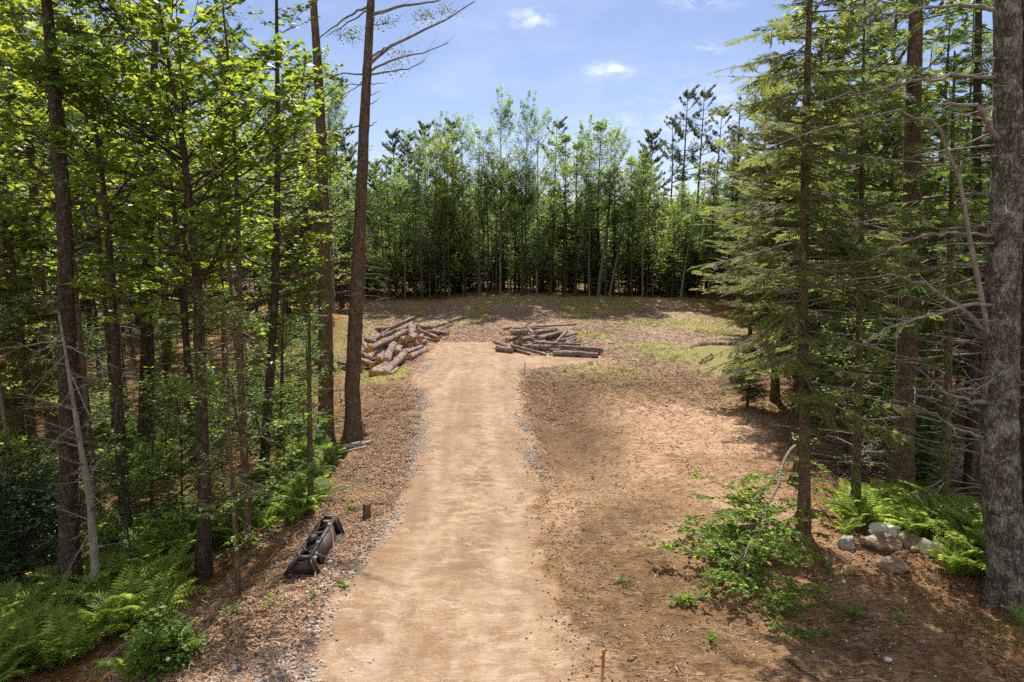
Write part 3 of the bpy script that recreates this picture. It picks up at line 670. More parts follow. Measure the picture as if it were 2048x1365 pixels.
# more leafy maples filling the upper left
def plant(kind, name, x, y, H, r, label, cat, seed, bark, leafm, group=None, deadb=None, deadmat=None, **k):
    g = np.random.default_rng(seed); T, B, L = MB(), MB(), MB(); fn = {'hw': hardwood, 'con': conifer, 'pine': whitepine}[kind]
    Pn, Rn, zz = fn(T, B, L, H, r, g=g, **k)
    for a in (deadb or []): dead_branches(B, Pn, zz, Rn, *a[:4], g=g, **(a[4] if len(a) > 4 else {}))
    o = thing(name, (x, y, gz(x, y)), 0, label, cat, group)
    T.build('trunk', M[bark], o); B.build('branches', M[deadmat or bark], o); L.build('foliage', M[leafm], o, smooth=False); return o
plant('hw', 'maple_tree', -8.6, 14.5, 11, .13, 'leafy maple behind the thick spruce trunk, crown filling the upper left', 'tree', 31, 'bark_dark', 'maple', cb=5.2, spread=3.0, nb=42, tmpl=MAPLE, ls=.14, k2=7, k3=3, nl=5, elev=(5, 40), prof='vase')
plant('hw', 'maple_tree', -9.9, 20.5, 12, .12, 'leafy maple between the crooked maple and the slim dark trunk', 'tree', 32, 'bark_dark', 'maple', cb=4.8, spread=3.2, nb=42, tmpl=MAPLE, ls=.15, k2=7, k3=3, nl=5, elev=(5, 40), prof='vase')
plant('hw', 'maple_tree', -12.2, 19, 12, .13, 'leafy maple deeper in at the far left', 'tree', 33, 'bark_dark', 'maple', cb=4.6, spread=3.4, nb=42, tmpl=MAPLE, ls=.16, k2=7, k3=3, nl=5, elev=(5, 40), prof='vase')

for i_, (x_, y_, h_, l_) in enumerate([(-6.8, 16.6, 3.4, 'layered young beech left of the slim dark trunk'), (-8.4, 15.2, 3.4, 'layered young beech right of the thick spruce trunk'), (-8.0, 21.5, 3.2, 'layered young beech behind the two bare pines'), (-7.0, 18.6, 2.6, 'small layered beech at the edge of the bank above the ferns')]):
    plant('hw', 'young_beech', x_, y_, h_, .035, l_, 'sapling', 600+i_, 'bark_dark', 'beech', cb=.4, spread=1.5, nb=24, tmpl=OVAL, ls=.095, k2=6, k3=4, nl=4, elev=(0, 32))
for i_, (x_, y_, h_, sp_, l_) in enumerate([(10.4, 24.5, 9, 2.6, 'feathery hemlock between the nearest hemlock and the broad one'), (13.2, 31, 12, 3.4, 'tall hemlock right behind the broad one by the pond'), (18.2, 44, 12, 3.6, 'hemlock at the far end of the pond'), (16.0, 45.5, 10.5, 3.4, 'hemlock standing behind the pond, left of the far one'), (8.9, 25.2, 2.3, 1.5, 'low young hemlock in front of the broad one'), (10.6, 19.4, 5.5, 1.7, 'young hemlock close behind the nearest hemlock trunk'), (11.2, 20.5, 8.5, 2.2, 'hemlock behind the second hemlock trunk')]):
    plant('con', 'hemlock_tree', x_, y_, h_, .02+.009*h_, l_, 'hemlock', 620+i_, 'bark_hem', 'hemlock', deadb=[(h_*.1, h_*.8, 18, sp_*.7, HB)], deadmat='dead', cb=(3.6 if h_ == 12 else .8 if h_ == 10.5 else h_*.12+.2), spread=sp_, nb=int(46+8.5*h_), tmpl=SPRAY_N, k2=14, prof='hem', sp=.5, elev=(-8, 30), sag=.15)
# ---- hero trees, right side
HB = dict(elev=(-15, 20), sub=5)
hero('con', 'hemlock_tree', (1607, 1070), [(1610, 900), (1606, 600), (1611, 300), (1620, 0)], 24, 14.5, 'nearest hemlock at the clearing edge, straight thin trunk behind the bent birch', 'hemlock', 41, 'bark_hem', 'hemlock', deadb=[(2.2, 6, 46, 1.2, HB), (5, 12, 26, 1.4, HB)], deadmat='dead', cb=3.0, spread=2.2, nb=165, tmpl=SPRAY_N, k2=13, prof='column', sp=.42, elev=(-5, 25), sag=.2)
hero('con', 'hemlock_tree', (1710, 1040), [(1716, 800), (1722, 450), (1726, 200)], 18, 11, 'second hemlock from the clearing edge, trunk behind the boulders', 'hemlock', 42, 'bark_moss', 'hemlock', deadb=[(1.2, 6, 46, 1.3, HB)], deadmat='dead', cb=5.2, spread=1.8, nb=60, tmpl=SPRAY_N, k2=9, prof='column', sp=.5)
hero('con', 'pine_tree', (1800, 1000), [(1812, 750), (1822, 500), (1826, 200), (1832, 0)], 46, 19, 'big reddish-trunked pine behind the boulders', 'pine', 43, 'bark_pine', 'fir', deadb=[(2, 8, 44, 2.2, HB)], deadmat='dead', cb=9, spread=2.4, nb=45, tmpl=SPRAY_N)
hero('con', 'fir_tree', (1888, 1040), [(1896, 700), (1904, 300)], 19, 10, 'slim olive-barked fir just left of the great lichened pine', 'fir', 44, 'bark_moss', 'fir', deadb=[(.8, 6, 60, 1.3, HB)], deadmat='dead', cb=4.8, spread=1.6, nb=80, tmpl=SPRAY_N)
hero('con', 'spruce_tree', (1944, 985), [(1946, 800), (1950, 500)], 24, 17, 'shadowed dark trunk between the slim fir and the great pine', 'tree', 45, 'bark_dark', 'fir', deadb=[(1, 7, 40, 1.6, HB)], cb=7.5, spread=2.0, nb=50, tmpl=SPRAY_N)
hero('con', 'hemlock_tree', (1550, 800), [(1553, 600), (1556, 300)], 17, 12.5, 'broad feathery hemlock overhanging the little pond', 'hemlock', 46, 'bark_hem', 'hemlock', deadb=[(2, 10, 36, 2.2, HB)], deadmat='dead', cb=3.1, spread=3.7, nb=170, tmpl=SPRAY_N, k2=19, prof='hem', sp=.5, elev=(-5, 30), sag=.12)
# great pine at the right edge, with a fork
def great_pine():
    g = np.random.default_rng(47); b, pts = pxpts((2020, 1215), [(1998, 900), (2004, 600), (2016, 300), (2014, 0)])
    o = thing('pine_tree', tuple(b), 0, 'great grey lichened pine at the right edge with crooked dead limbs', 'pine')
    T, B = MB(), MB(); r = wr(b[1], 80)
    zz = np.linspace(0, 18, 60); pa = np.array(pts)
    xs = np.interp(zz, pa[:, 2], pa[:, 0]); Pn = np.stack([xs, zz*0, zz], -1); Pn[0, 2] = -.4
    Rn = r*(1-.045*zz); rough_trunk(T, Pn, Rn*.92, 72, .03, .10, 9, .5)
    T.build('trunk', M['bark_great'], o)
    def limb(pix, r0, r1, dy=0., sub=6, sl=.6):
        n = len(pix); q = np.array([P(u, v, b[1]+dy*(i/(n-1))) for i, (u, v) in enumerate(pix)])-b
        t = np.linspace(0, n-1, 16); c = np.stack([np.interp(t, np.arange(n), q[:, j]) for j in range(3)], -1); c[1:-1] += g.normal(size=(14, 3))*.022
        tubes(B, c, np.linspace(r0, r1, 16)*.85, 8, rough=.35, r=g)
        if sub:
            s = .3+.68*g.random((1, sub)); p, tg = along(c[None], s); d = rotz(tg, np.where(g.random((1, sub)) < .5, 1, -1)*.7); d[..., 2] += .9*(g.random((1, sub))-.5)
            B2 = bez(p[0], nrm(d[0]), sl*(.3+g.random(sub)), .05, 0, 6, .16, g); tubes(B, B2, np.full(sub, .008)[:, None]*np.linspace(1, .3, 6)[None], 4)
    limb([(1985, 700), (1960, 560), (1940, 470), (1925, 380), (1900, 300), (1872, 245), (1830, 235), (1780, 222), (1700, 240), (1630, 265), (1530, 300)], .048, .006, -.8, 9)
    limb([(2010, 290), (1985, 270), (1968, 235), (1950, 212), (1900, 205), (1880, 210)], .06, .01, -.5, 6)
    limb([(1990, 155), (1900, 152), (1850, 160), (1780, 175), (1700, 185), (1630, 205)], .035, .008, -.7, 7)
    limb([(1990, 118), (1950, 125), (1900, 148), (1830, 165), (1760, 178)], .025, .008, .4, 4)
    limb([(1990, 470), (1920, 466), (1850, 470), (1790, 490), (1750, 515)], .03, .006, -.5, 8)
    limb([(1990, 608), (1930, 615), (1880, 625), (1830, 640), (1770, 660), (1720, 690)], .04, .006, -.9, 8)
    limb([(1985, 672), (1940, 640), (1900, 600), (1850, 565), (1780, 552), (1700, 560)], .05, .008, .4, 8)
    limb([(1980, 810), (1940, 800), (1900, 790), (1868, 772)], .05, .01, -.5, 7)
    limb([(2000, 755), (1960, 770), (1920, 780)], .03, .008, -.8, 6)
    limb([(1975, 875), (1930, 865), (1890, 845), (1860, 820), (1800, 805)], .03, .006, .4, 6)
    limb([(2030, 760), (2060, 775), (2120, 800)], .03, .008, -.5, 4)
    limb([(2000, 20), (1900, 10), (1850, 18), (1760, 40)], .04, .01, .4, 6)
    Pn2 = Pn.copy(); dead_branches(B, Pn, zz, Rn, 3, 9, 50, 1.3, g=g, elev=(-20, 30), sub=5, side=(PI, 4.2))
    B.build('branches', M['dead'], o)
    return o
great_pine()
hero('bare', 'fir_tree', (2046, 1190), [(2050, 900), (2046, 500), (2050, 0)], 40, 16, 'dark trunk pressed against the great pine at the picture edge', 'tree', 48, 'bark_dark', None)
hero('bare', 'dead_tree', (1588, 965), [(1592, 935), (1595, 905)], 14, .95, 'short broken snag left of the nearest hemlock', 'snag', 49, 'bark_hem', None)
plant('hw', 'maple_tree', 12.2, 23, 16, .16, 'tall leafy maple glowing between the right hand conifers', 'tree', 50, 'bark_dark', 'maple', cb=7.2, spread=3.4, nb=54, tmpl=MAPLE, ls=.16, k2=8, k3=4, nl=5, elev=(10, 50), prof='vase')
plant('hw', 'hardwood_tree', 16.2, 34, 12, .12, 'pale green leafy tree behind the broad hemlock by the pond', 'tree', 51, 'bark_dark', 'aspen', cb=4.5, spread=3.3, nb=46, tmpl=DIAM, ls=.17, k2=8, k3=4, nl=5)

# ------------------------------------------------------------------ prototypes for the wood
protos = {}
def proto(key, kind, name, cat, bark, leafm, H, r, seed, deadb=None, deadmat=None, **k):
    g = np.random.default_rng(seed); T, B, L = MB(), MB(), MB(); fn = {'hw': hardwood, 'con': conifer, 'pine': whitepine}[kind]
    Pn, Rn, zz = fn(T, B, L, H, r, g=g, **k)
    for a in (deadb or []): dead_branches(B, Pn, zz, Rn, *a[:4], g=g, **(a[4] if len(a) > 4 else {}))
    o = thing(name, (0, 0, 0), 0, 'x', cat)
    T.build('trunk', M[bark], o); B.build('branches', M[deadmat or bark], o); L.build('foliage', M[leafm], o, smooth=False)
    protos[key] = [o, False, H, name, cat]
proto('spr1', 'con', 'spruce_tree', 'spruce', 'bark_dark', 'fir', 16, .17, 61, deadb=[(1, 8, 60, 1.5, HB)], deadmat='dead', cb=5, spread=2.4, nb=95, tmpl=SPRAY_F, k2=9, sp=.8)
proto('spr2', 'con', 'spruce_tree', 'spruce', 'bark_dark', 'fir', 13, .13, 62, deadb=[(1, 4, 30, 1.2, HB)], cb=2, spread=2.2, nb=120, tmpl=SPRAY_F, k2=9, sp=.8)
proto('hem1', 'con', 'hemlock_tree', 'hemlock', 'bark_hem', 'hemlock', 14, .15, 63, deadb=[(.8, 9, 60, 1.8, HB)], deadmat='dead', cb=2.2, spread=3.0, nb=100, tmpl=SPRAY_F, k2=11, prof='hem', sp=.9, elev=(-8, 30), sag=.15)
proto('hem2', 'con', 'hemlock_tree', 'hemlock', 'bark_hem', 'hemlock', 11, .12, 64, cb=1.0, spread=2.6, nb=120, tmpl=SPRAY_F, k2=10, prof='hem', sp=.85, elev=(-8, 30), sag=.15)
proto('pin1', 'pine', 'pine_tree', 'pine', 'bark_pine', 'pine', 19, .20, 65, cb=8.5, spread=3.6, nw=16, tmpl=TUFT_F, ls=.24, k2=11)
proto('pin2', 'pine', 'pine_tree', 'pine', 'bark_pine', 'pine', 18, .18, 66, cb=5.5, spread=3.6, nw=22, tmpl=TUFT_F, ls=.24, k2=11)
proto('pin3', 'pine', 'pine_tree', 'pine', 'bark_dark', 'pine', 20, .19, 67, cb=10.5, spread=3.6, nw=12, tmpl=TUFT_F, ls=.24, nper=4, fill=.7, elev=2, wob=.4, k2=12)
proto('asp1', 'hw', 'aspen_tree', 'aspen', 'bark_grey', 'aspen', 17, .12, 68, cb=4, spread=3.0, nb=62, tmpl=DIAM, ls=.19, k2=7, k3=4, nl=4, elev=(25, 60), prof='vase', curl=.35)
proto('asp2', 'hw', 'aspen_tree', 'aspen', 'bark_grey', 'aspen', 15, .11, 69, cb=2, spread=3.1, nb=58, tmpl=DIAM, ls=.19, k2=7, k3=4, nl=4, elev=(20, 55), prof='vase', curl=.3)
proto('map1', 'hw', 'maple_tree', 'maple', 'bark_dark', 'beech', 14, .14, 70, cb=2.2, spread=3.4, nb=54, tmpl=DIAM, ls=.2, k2=7, k3=4, nl=4)
proto('map2', 'hw', 'maple_tree', 'maple', 'bark_dark', 'maple', 12, .12, 71, cb=1.6, spread=3.2, nb=50, tmpl=DIAM, ls=.19, k2=7, k3=4, nl=4)
proto('bus1', 'hw', 'young_beech', 'sapling', 'bark_dark', 'beech', 4.5, .035, 72, cb=.5, spread=1.7, nb=30, tmpl=OVAL, ls=.1, k2=6, k3=4, nl=4, elev=(5, 45))
proto('bus2', 'hw', 'young_maple', 'sapling', 'bark_dark', 'maple', 3.2, .025, 73, cb=.3, spread=1.3, nb=24, tmpl=OVAL, ls=.1, k2=6, k3=4, nl=4, elev=(5, 45))
proto('fir1', 'con', 'young_fir', 'fir', 'bark_dark', 'fir', 5.5, .05, 74, cb=.3, spread=1.5, nb=80, tmpl=SPRAY_F, k2=8, sp=.5)
proto('pol1', 'hw', 'slender_hardwood', 'tree', 'bark_dark', 'maple', 14, .085, 75, cb=8.5, spread=1.7, nb=18, tmpl=DIAM, ls=.16, k2=7, k3=3, nl=5, prof='vase', wob=.3, deadb=[(1.5, 7, 14, .8, HB)])
proto('pol2', 'con', 'slender_conifer', 'tree', 'bark_hem', 'fir', 13, .08, 76, cb=8, spread=1.2, nb=30, tmpl=SPRAY_F, k2=7, sp=.6, wob=.2, deadb=[(.8, 6.5, 46, 1.1, HB)], deadmat='dead')
proto('pol3', 'hw', 'slender_birch', 'tree', 'bark_pale', 'aspen', 12, .06, 77, cb=6.0, spread=1.7, nb=28, tmpl=DIAM, ls=.17, k2=7, k3=3, nl=5, prof='vase', wob=.35)
cnt = {}
def put(key, x, y, s, label, group, rz=None, hz=None):
    pr = protos[key]; rz = rng.random()*6.28 if rz is None else rz; hz = s if hz is None else hz
    loc = (x, y, gz(x, y)-.02)
    if not pr[1]:
        pr[1] = True; o = pr[0]; o.location = loc; o.rotation_euler = (0, 0, rz); o.scale = (s, s, hz); o['label'] = label; o['group'] = group
    else: o = dup(pr[0], loc, rz, (s, hz), label, group)
    return o
placed = []
def free(x, y, d):
    for a, b_, c in placed:
        if (a-x)**2+(b_-y)**2 < (d+c)**2*.25: return False
    return True
LB = {'spruce_tree': 'dark spruce', 'hemlock_tree': 'feathery hemlock', 'pine_tree': 'tall soft-needled pine', 'aspen_tree': 'slender grey-stemmed aspen', 'maple_tree': 'leafy green maple', 'young_beech': 'young beech', 'slender_hardwood': 'slender dark-stemmed hardwood', 'slender_conifer': 'slender conifer with dead lower twigs', 'slender_birch': 'slender pale-stemmed birch', 'young_maple': 'young maple', 'young_fir': 'young fir'}
def wood(n, fx, keys, wts, dmin, where, smin=.85, smax=1.15, seed=0):
    g = np.random.default_rng(seed); k = 0; tries = 0
    while k < n and tries < n*60:
        tries += 1; x, y = fx(g)
        if inside_clear(x, y, .6) or not free(x, y, dmin): continue
        key = keys[g.choice(len(keys), p=np.array(wts)/sum(wts))]; s = smin+(smax-smin)*g.random()
        placed.append((x, y, dmin)); nm = protos[key][3]
        put(key, x, y, s, LB[nm]+' '+where, nm.replace('_', ' ')+'s '+where, g.random()*6.28, s*(.92+.16*g.random())); k += 1
# skyline trees of the far edge, by photo column, top row and depth
def skyline(key, u, vtop, Yd, label, w=1.):
    p = P(u, vtop, Yd); z0 = gz(p[0], Yd); H = protos[key][2]; hz = (p[2]-z0)/H
    placed.append((p[0], Yd, 1.5)); put(key, p[0], Yd, hz*w if hz*w < 1.3 else 1.3, label, None, None, hz)
for a in [
    ('asp1', 1000, 232, 68, 'tallest aspen in the middle of the far tree line', .95), ('asp1', 1052, 235, 70, 'aspen just right of the tallest one in the far tree line', .9),
    ('asp2', 958, 285, 69, 'aspen just left of the tallest one in the far tree line', 1.), ('asp2', 1075, 262, 67, 'aspen at the right end of the middle aspen clump', .8),
    ('pin3', 1110, 235, 78, 'thin-crowned pine peeping between the aspens and the far maple', 1.), ('map1', 1200, 262, 70, 'broad green maple right of centre in the far tree line', 1.),
    ('map1', 1155, 300, 67, 'leafy maple between the aspens and the broad far maple', .8), ('map1', 1262, 330, 69, 'leafy maple sloping down right of the broad far maple', .9),
    ('map2', 1300, 380, 68, 'low yellow-green maple left of the far right pines', 1.),
    ('pin2', 1306, 262, 84, 'full-crowned pine standing alone against the sky at right', 1.), ('pin3', 1372, 172, 82, 'tallest high-crowned pine at the right of the skyline', .9),
    ('pin3', 1405, 172, 84, 'twin of the tallest high-crowned pine, just to its right', .9), ('pin3', 1440, 212, 80, 'high-crowned pine at the right end of the skyline group', .9),
    ('pin3', 1345, 232, 86, 'leaning high-crowned pine left of the tallest one', .8), ('pin2', 905, 240, 80, 'pointed pine left of the aspens on the skyline', .85),
    ('pin2', 850, 246, 82, 'pointed pine in the left half of the far skyline', .85), ('pin2', 785, 262, 84, 'soft pine just right of the two bare pines on the skyline', .9),
    ('asp2', 895, 300, 69, 'yellow-green aspen in front of the pointed pine', .9), ('asp2', 855, 320, 69, 'aspen in the left half of the far tree line', .9),
    ('map1', 800, 380, 68, 'leafy maple low in the left half of the far tree line', .8), ('pin1', 745, 330, 78, 'pine half hidden by the right bare pine trunk', 1.),
    ('pin1', 690, 255, 66, 'pale pine seen between the two bare pine trunks', 1.), ('pin2', 600, 240, 62, 'pale pine left of the two bare pine trunks', 1.),
    ('map2', 1350, 420, 66, 'leafy tree under the tall skyline pines', 1.), ('spr2', 1375, 400, 67, 'dark spruce under the tall skyline pines', .8), ('hem1', 1430, 330, 64, 'hemlock below the right end of the skyline', .8),
    ('asp2', 822, 292, 71, 'slim aspen between the two pointed pines', .9), ('asp1', 878, 270, 73, 'aspen rising between pointed pine and middle clump', .9), ('asp2', 925, 262, 72, 'aspen leaning into the middle clump from its left', .9), ('map1', 1130, 285, 72, 'maple closing the gap right of the middle aspens', .9), ('asp2', 1232, 285, 73, 'aspen rising behind the broad far maple', .9), ('map1', 775, 330, 70, 'leafy maple right of the bare pine trunk on the skyline', .9), ('asp1', 1175, 275, 74, 'aspen left behind the broad far maple', .9), ('pin1', 815, 268, 86, 'soft pine between the pointed pines far back', 1.), ('pin2', 1290, 300, 80, 'pine left behind the full-crowned lone pine', .9), ('pin1', 1470, 260, 78, 'pine closing the skyline beside the near hemlock', 1.),
    ('map2', 930, 420, 67, 'low maple at the foot of the aspens', 1.), ('map2', 1100, 440, 67, 'low maple right of the aspen stems', 1.),
]: skyline(*a)
gq = np.random.default_rng(77); nq = 90000; xq = -120+250*gq.random(nq); yq = 106+22*gq.random(nq); tp_ = 9+5*vnoise(xq*.22, yq*.2)+4*vnoise(xq*.9, yq*.1); zq = tp_*gq.random(nq)**.8
mbq = MB(); stamp(mbq, DIAM[0], DIAM[1], np.stack([xq, yq, zq], -1), frames(gq.normal(size=(nq, 3)), gq.normal(size=(nq, 3))), .5+.5*gq.random(nq)); tagp(mbq.build('distant_forest', M['fir'], smooth=False), 'dark mass of forest far beyond the clearing', 'forest', None, 'stuff')
# far leaning pale stems at the edge
for i, (bs, tp, lb, H) in enumerate([((1148, 606), [(1156, 520), (1170, 440)], 'first pale leaning stem at the far edge', 11), ((1195, 611), [(1200, 560), (1212, 470)], 'second pale leaning stem at the far edge, the thickest', 13),
        ((1217, 600), [(1228, 545), (1238, 500)], 'third pale leaning stem at the far edge', 9), ((1100, 602), [(1103, 520), (1108, 460)], 'straight pale stem below the far maples', 10),
        ((1360, 612), [(1366, 560), (1376, 500)], 'pale stem beside the white rock at the far edge', 8), ((1044, 598), [(1044, 500), (1044, 400)], 'straight dark stem under the aspens', 12)]):
    hero('hw', 'birch_tree', bs, tp, [5, 8, 5, 4, 5, 6][i], H, lb, 'birch', 90+i, 'bark_pale' if i != 5 else 'bark_dark', 'aspen', cb=H*.55, spread=1.5, nb=24, tmpl=DIAM, ls=.17, k2=6, k3=3, nl=5)
wood(80, lambda g: (-32+72*g.random(), 67+10*g.random()), ['asp2', 'map1', 'map2', 'spr2', 'hem2', 'spr1', 'hem1'], [2.5, 4, 3, 3, 2.5, 1.5, 1.5], 1.9, 'in the front ranks of the far tree line', .6, .82, 5)
wood(130, lambda g: (-60+125*g.random(), 76+26*g.random()), ['pin1', 'pin2', 'spr2', 'hem2', 'map1'], [2, 2, 3, 3, 3], 2.5, 'deep behind the far tree line', .62, .85, 6)
def lw(g):
    y = 13+52*g.random()**.8; x0 = np.interp(y, CLY, CLX)-1.2; x1 = -.78*y-3; x = x1+(x0-x1)*g.random(); return (x if (x < x0-6.5 or y > 40 or g.random() < .14) else 0.), y
def lp(g):
    y = 14+34*g.random(); x0 = np.interp(y, CLY, CLX)-1.0; return x0-13*g.random(), y
wood(38, lp, ['pol1', 'pol2', 'pol3'], [5, 4, 1], 1.7, 'among the left hand trunks', .8, 1.15, 21)
def rp(g):
    y = 15+30*g.random(); x0 = np.interp(y, CRY, CRX)+1.2; x = x0+11*g.random(); return (0. if (x < 10.3 and y < 28) else x), y
wood(36, rp, ['pol2', 'pol1'], [5, 1], 1.7, 'among the right hand trunks', .8, 1.15, 22)
wood(28, lambda g: (-18+38*g.random(), 64.6+5*g.random()), ['pol1', 'pol3', 'pol2'], [4, 2, 1], 1.2, 'standing at the front of the far tree line', .8, 1.1, 23)
wood(76, lw, ['spr1', 'spr2', 'hem1', 'map1', 'map2', 'pin1', 'asp1', 'hem2', 'pin3'], [2, 1.5, 1, 2, 2, 3, 3, 1, 3], 2.7, 'in the left wood', .8, 1.1, 8)
def rw(g):
    y = 14+52*g.random()**.8; x0 = np.interp(y, CRY, CRX)+1.4; x1 = .78*y+3; x = x0+(x1-x0)*g.random(); return (0. if (x < 10.3 and y < 28) else x), y
wood(105, rw, ['spr1', 'spr2', 'hem1', 'map2', 'hem2', 'pin1', 'pin2'], [4, 3, 4, 1, 3, 2, 1], 2.7, 'in the right wood', .8, 1.1, 9)
def lu(g):
    y = 13+30*g.random(); x0 = np.interp(y, CLY, CLX)-.9; x1 = -.72*y-1; x1 = max(x1, x0-11); return x1+(x0-x1)*g.random(), y
wood(24, lu, ['bus1', 'bus2', 'fir1'], [4, 3, 1], 1.5, 'in the undergrowth of the left wood', .45, .8, 12)
def ru(g):
    y = 15+30*g.random(); x0 = np.interp(y, CRY, CRX)+1.0; x1 = .74*y+1; return x0+(x1-x0)*g.random(), y
wood(22, ru, ['bus1', 'bus2', 'fir1', 'hem2'], [2, 2, 3, .5], 1.5, 'in the undergrowth of the right wood', .6, 1.0, 13)
wood(70, lambda g: (-18+38*g.random(), 65.8+4.2*g.random()), ['bus1', 'bus2', 'fir1'], [4, 3, 3], 1.3, 'along the foot of the far tree line', .7, 1.25, 14)
wood(110, lambda g: (-20+42*g.random(), 70+9*g.random()), ['fir1', 'bus1', 'hem2'], [4, 3, 1], .9, 'in the dim understory of the far tree line', .8, 1.3, 15)
for k_, pr in protos.items():
    if not pr[1]:
        for c in list(pr[0].children): bpy.data.objects.remove(c)
        bpy.data.objects.remove(pr[0])

# ------------------------------------------------------------------ shrubs and saplings in front
def shrub(name, u, v, label, seed, leafm, tmpl, ls, H, spread, nst=7, nb=16, group=None, nl=5, bark='bark_dark'):
    g = np.random.default_rng(seed); b = G(u, v); T, B, L = MB(), MB(), MB()
    for i in range(nst):
        a = g.random()*6.28; hardwood(T, B, L, H*(.6+.5*g.random()), .012, H*.12, spread*.55, nb, tmpl, ls, g, elev=(5, 40), k2=4, k3=3, nl=nl, lean=(.35*math.cos(a)*g.random(), .35*math.sin(a)*g.random()), wob=.1, tk=5)
    return tree_obj(name, tuple(b), label, 'shrub', (T, B, L), (bark, bark, leafm), group)
shrub('leafy_shrub', 35, 1175, 'big shrub with glossy blue-green leaves at the left edge', 101, 'shrub', OVAL, .075, 2.4, 1.5, 10, 18)
shrub('leafy_shrub', 110, 1085, 'smaller glossy shrub just behind the thick spruce trunk', 102, 'shrub', OVAL, .075, 1.7, 1.2, 7, 14)
shrub('maple_sapling', 1822, 985, 'bushy maple sapling with big deep green leaves behind the boulders', 103, 'beech', MAPLE, .14, 1.9, .7, 4, 12, nl=4)
shrub('leafy_shrub', 330, 1335, 'small round-leaved plant by the lone fern in the foreground', 104, 'weed', OVAL, .08, .5, .4, 5, 8)
shrub('leafy_shrub', 240, 905, 'low sunlit bush on the forest floor at left', 105, 'beech', OVAL, .08, 1.0, 1.2, 8, 12)
shrub('leafy_shrub', 640, 740, 'leafy bush at the foot of the dirt mound', 106, 'beech', OVAL, .1, 1.2, 1.4, 6, 12)
# maple bough at the right edge
def bough():
    b, _ = pxpts((2075, 1150), [(2070, 1000)]); g = np.random.default_rng(107); T, B, L = MB(), MB(), MB()
    hardwood(T, B, L, 2.6, .03, 1.0, 1.3, 14, MAPLE, .13, g, elev=(-5, 25), k2=5, k3=3, nl=4, side=(PI, 2.2), wob=.05, tk=6)
    tree_obj('maple_sapling', tuple(b+np.array([0, -.9, 0])), 'maple sapling reaching in front of the great pine from the right edge', 'sapling', (T, B, L), ('bark_dark', 'bark_dark', 'beech'))
bough()
# bent birch whose crown has come down to the ground
def bent_birch():
    g = np.random.default_rng(108)
    base = G(1590, 962); A = []
    pix = [(1590, 962, 0), (1594, 925, -.2), (1590, 892, -.6), (1576, 905, -1.2), (1562, 935, -1.9), (1556, 975, -2.7), (1535, 1010, -3.4), (1516, 1050, -4.0), (1500, 1085, -4.5), (1486, 1120, -5.2), (1484, 1185, -5.9)]
    for u, v, dy in pix: A.append(P(u, v, base[1]+dy)-base)
    A = np.array(A); A[0] = (0, 0, -.2)
    # keep above ground
    for i in range(1, len(A)):
        A[i, 2] = max(A[i, 2], gz(base[0]+A[i, 0], base[1]+A[i, 1])-base[2]+.12)
    T, B, L = MB(), MB(), MB(); t = np.linspace(0, len(A)-1, 40); c = np.stack([np.interp(t, np.arange(len(A)), A[:, j]) for j in range(3)], -1); c += g.normal(size=c.shape)*.006
    tubes(T, c, np.linspace(.05, .012, 40), 8, rough=.15, r=g)
    n = 78; s = .58+.42*g.random((1, n)); q, tg = along(c[None], s); q = q[0]
    az = g.random(n)*2*PI; el = np.radians(-5+30*g.random(n)); d = np.stack([np.cos(az)*np.cos(el), np.sin(az)*np.cos(el), np.sin(el)], -1)
    LL = .5+1.25*g.random(n); Bc = bez(q, d, LL, .3, .1, 7, .07, g)
    for j in range(7):
        wx = Bc[:, j, 0]+base[0]; wy = Bc[:, j, 1]+base[1]; Bc[:, j, 2] = np.maximum(Bc[:, j, 2], height(wx, wy)-base[2]+.05+.1*g.random(n))
    tubes(B, Bc, np.full(n, .012)[:, None]*np.linspace(1, .25, 7)[None], 4)
    # sparse branches up the stem
    m = 10; s = .3+.3*g.random((1, m)); q2, _ = along(c[None], s); az = np.where(np.arange(m) % 2, 0., PI)+g.normal(size=m)*.6
    d = np.stack([np.cos(az), np.sin(az)*.6, -.1+.3*g.random(m)], -1); B3 = bez(q2[0], nrm(d), .7+.7*g.random(m), .35, .1, 7, .06, g); tubes(B, B3, np.full(m, .009)[:, None]*np.linspace(1, .25, 7)[None], 4)
    allB = np.concatenate([Bc, B3]); k2 = 9; s2 = .2+.8*g.random((len(allB), k2)); q, tg = along(allB, s2); d2 = rotz(tg, np.where(g.random(s2.shape) < .5, 1, -1)*(.5+.6*g.random(s2.shape))); d2[..., 2] -= .1
    q = q.reshape(-1, 3); d2 = nrm(d2.reshape(-1, 3)); l2 = .12+.3*g.random(len(q)); l2[-m*k2:] *= .8
    sticks(B, q, d2, l2, .003)
    nl = 9; ps = q[:, None]+d2[:, None]*(l2[:, None]*g.random((len(q), nl)))[..., None]; a4 = g.random(ps.shape[:2])*6.28
    ld = np.stack([np.cos(a4), np.sin(a4), -.5+.5*g.random(a4.shape)], -1); up = nrm(np.array([0, 0, 1.])+g.normal(size=ld.shape)*.6)
    ps = ps.reshape(-1, 3); ps[:, 2] = np.maximum(ps[:, 2], height(ps[:, 0]+base[0], ps[:, 1]+base[1])-base[2]+.02)
    stamp(L, OVAL[0]*np.array([1, 1.3, 1]), OVAL[1], ps, frames(ld.reshape(-1, 3), up.reshape(-1, 3)), .06+.045*g.random(len(ps)))
    tree_obj('bent_birch', tuple(base), 'bent birch arched to the ground with its green leafy crown on the soil', 'birch', (T, B, L), ('bark_pale', 'bark_moss', 'birch'))
bent_birch()

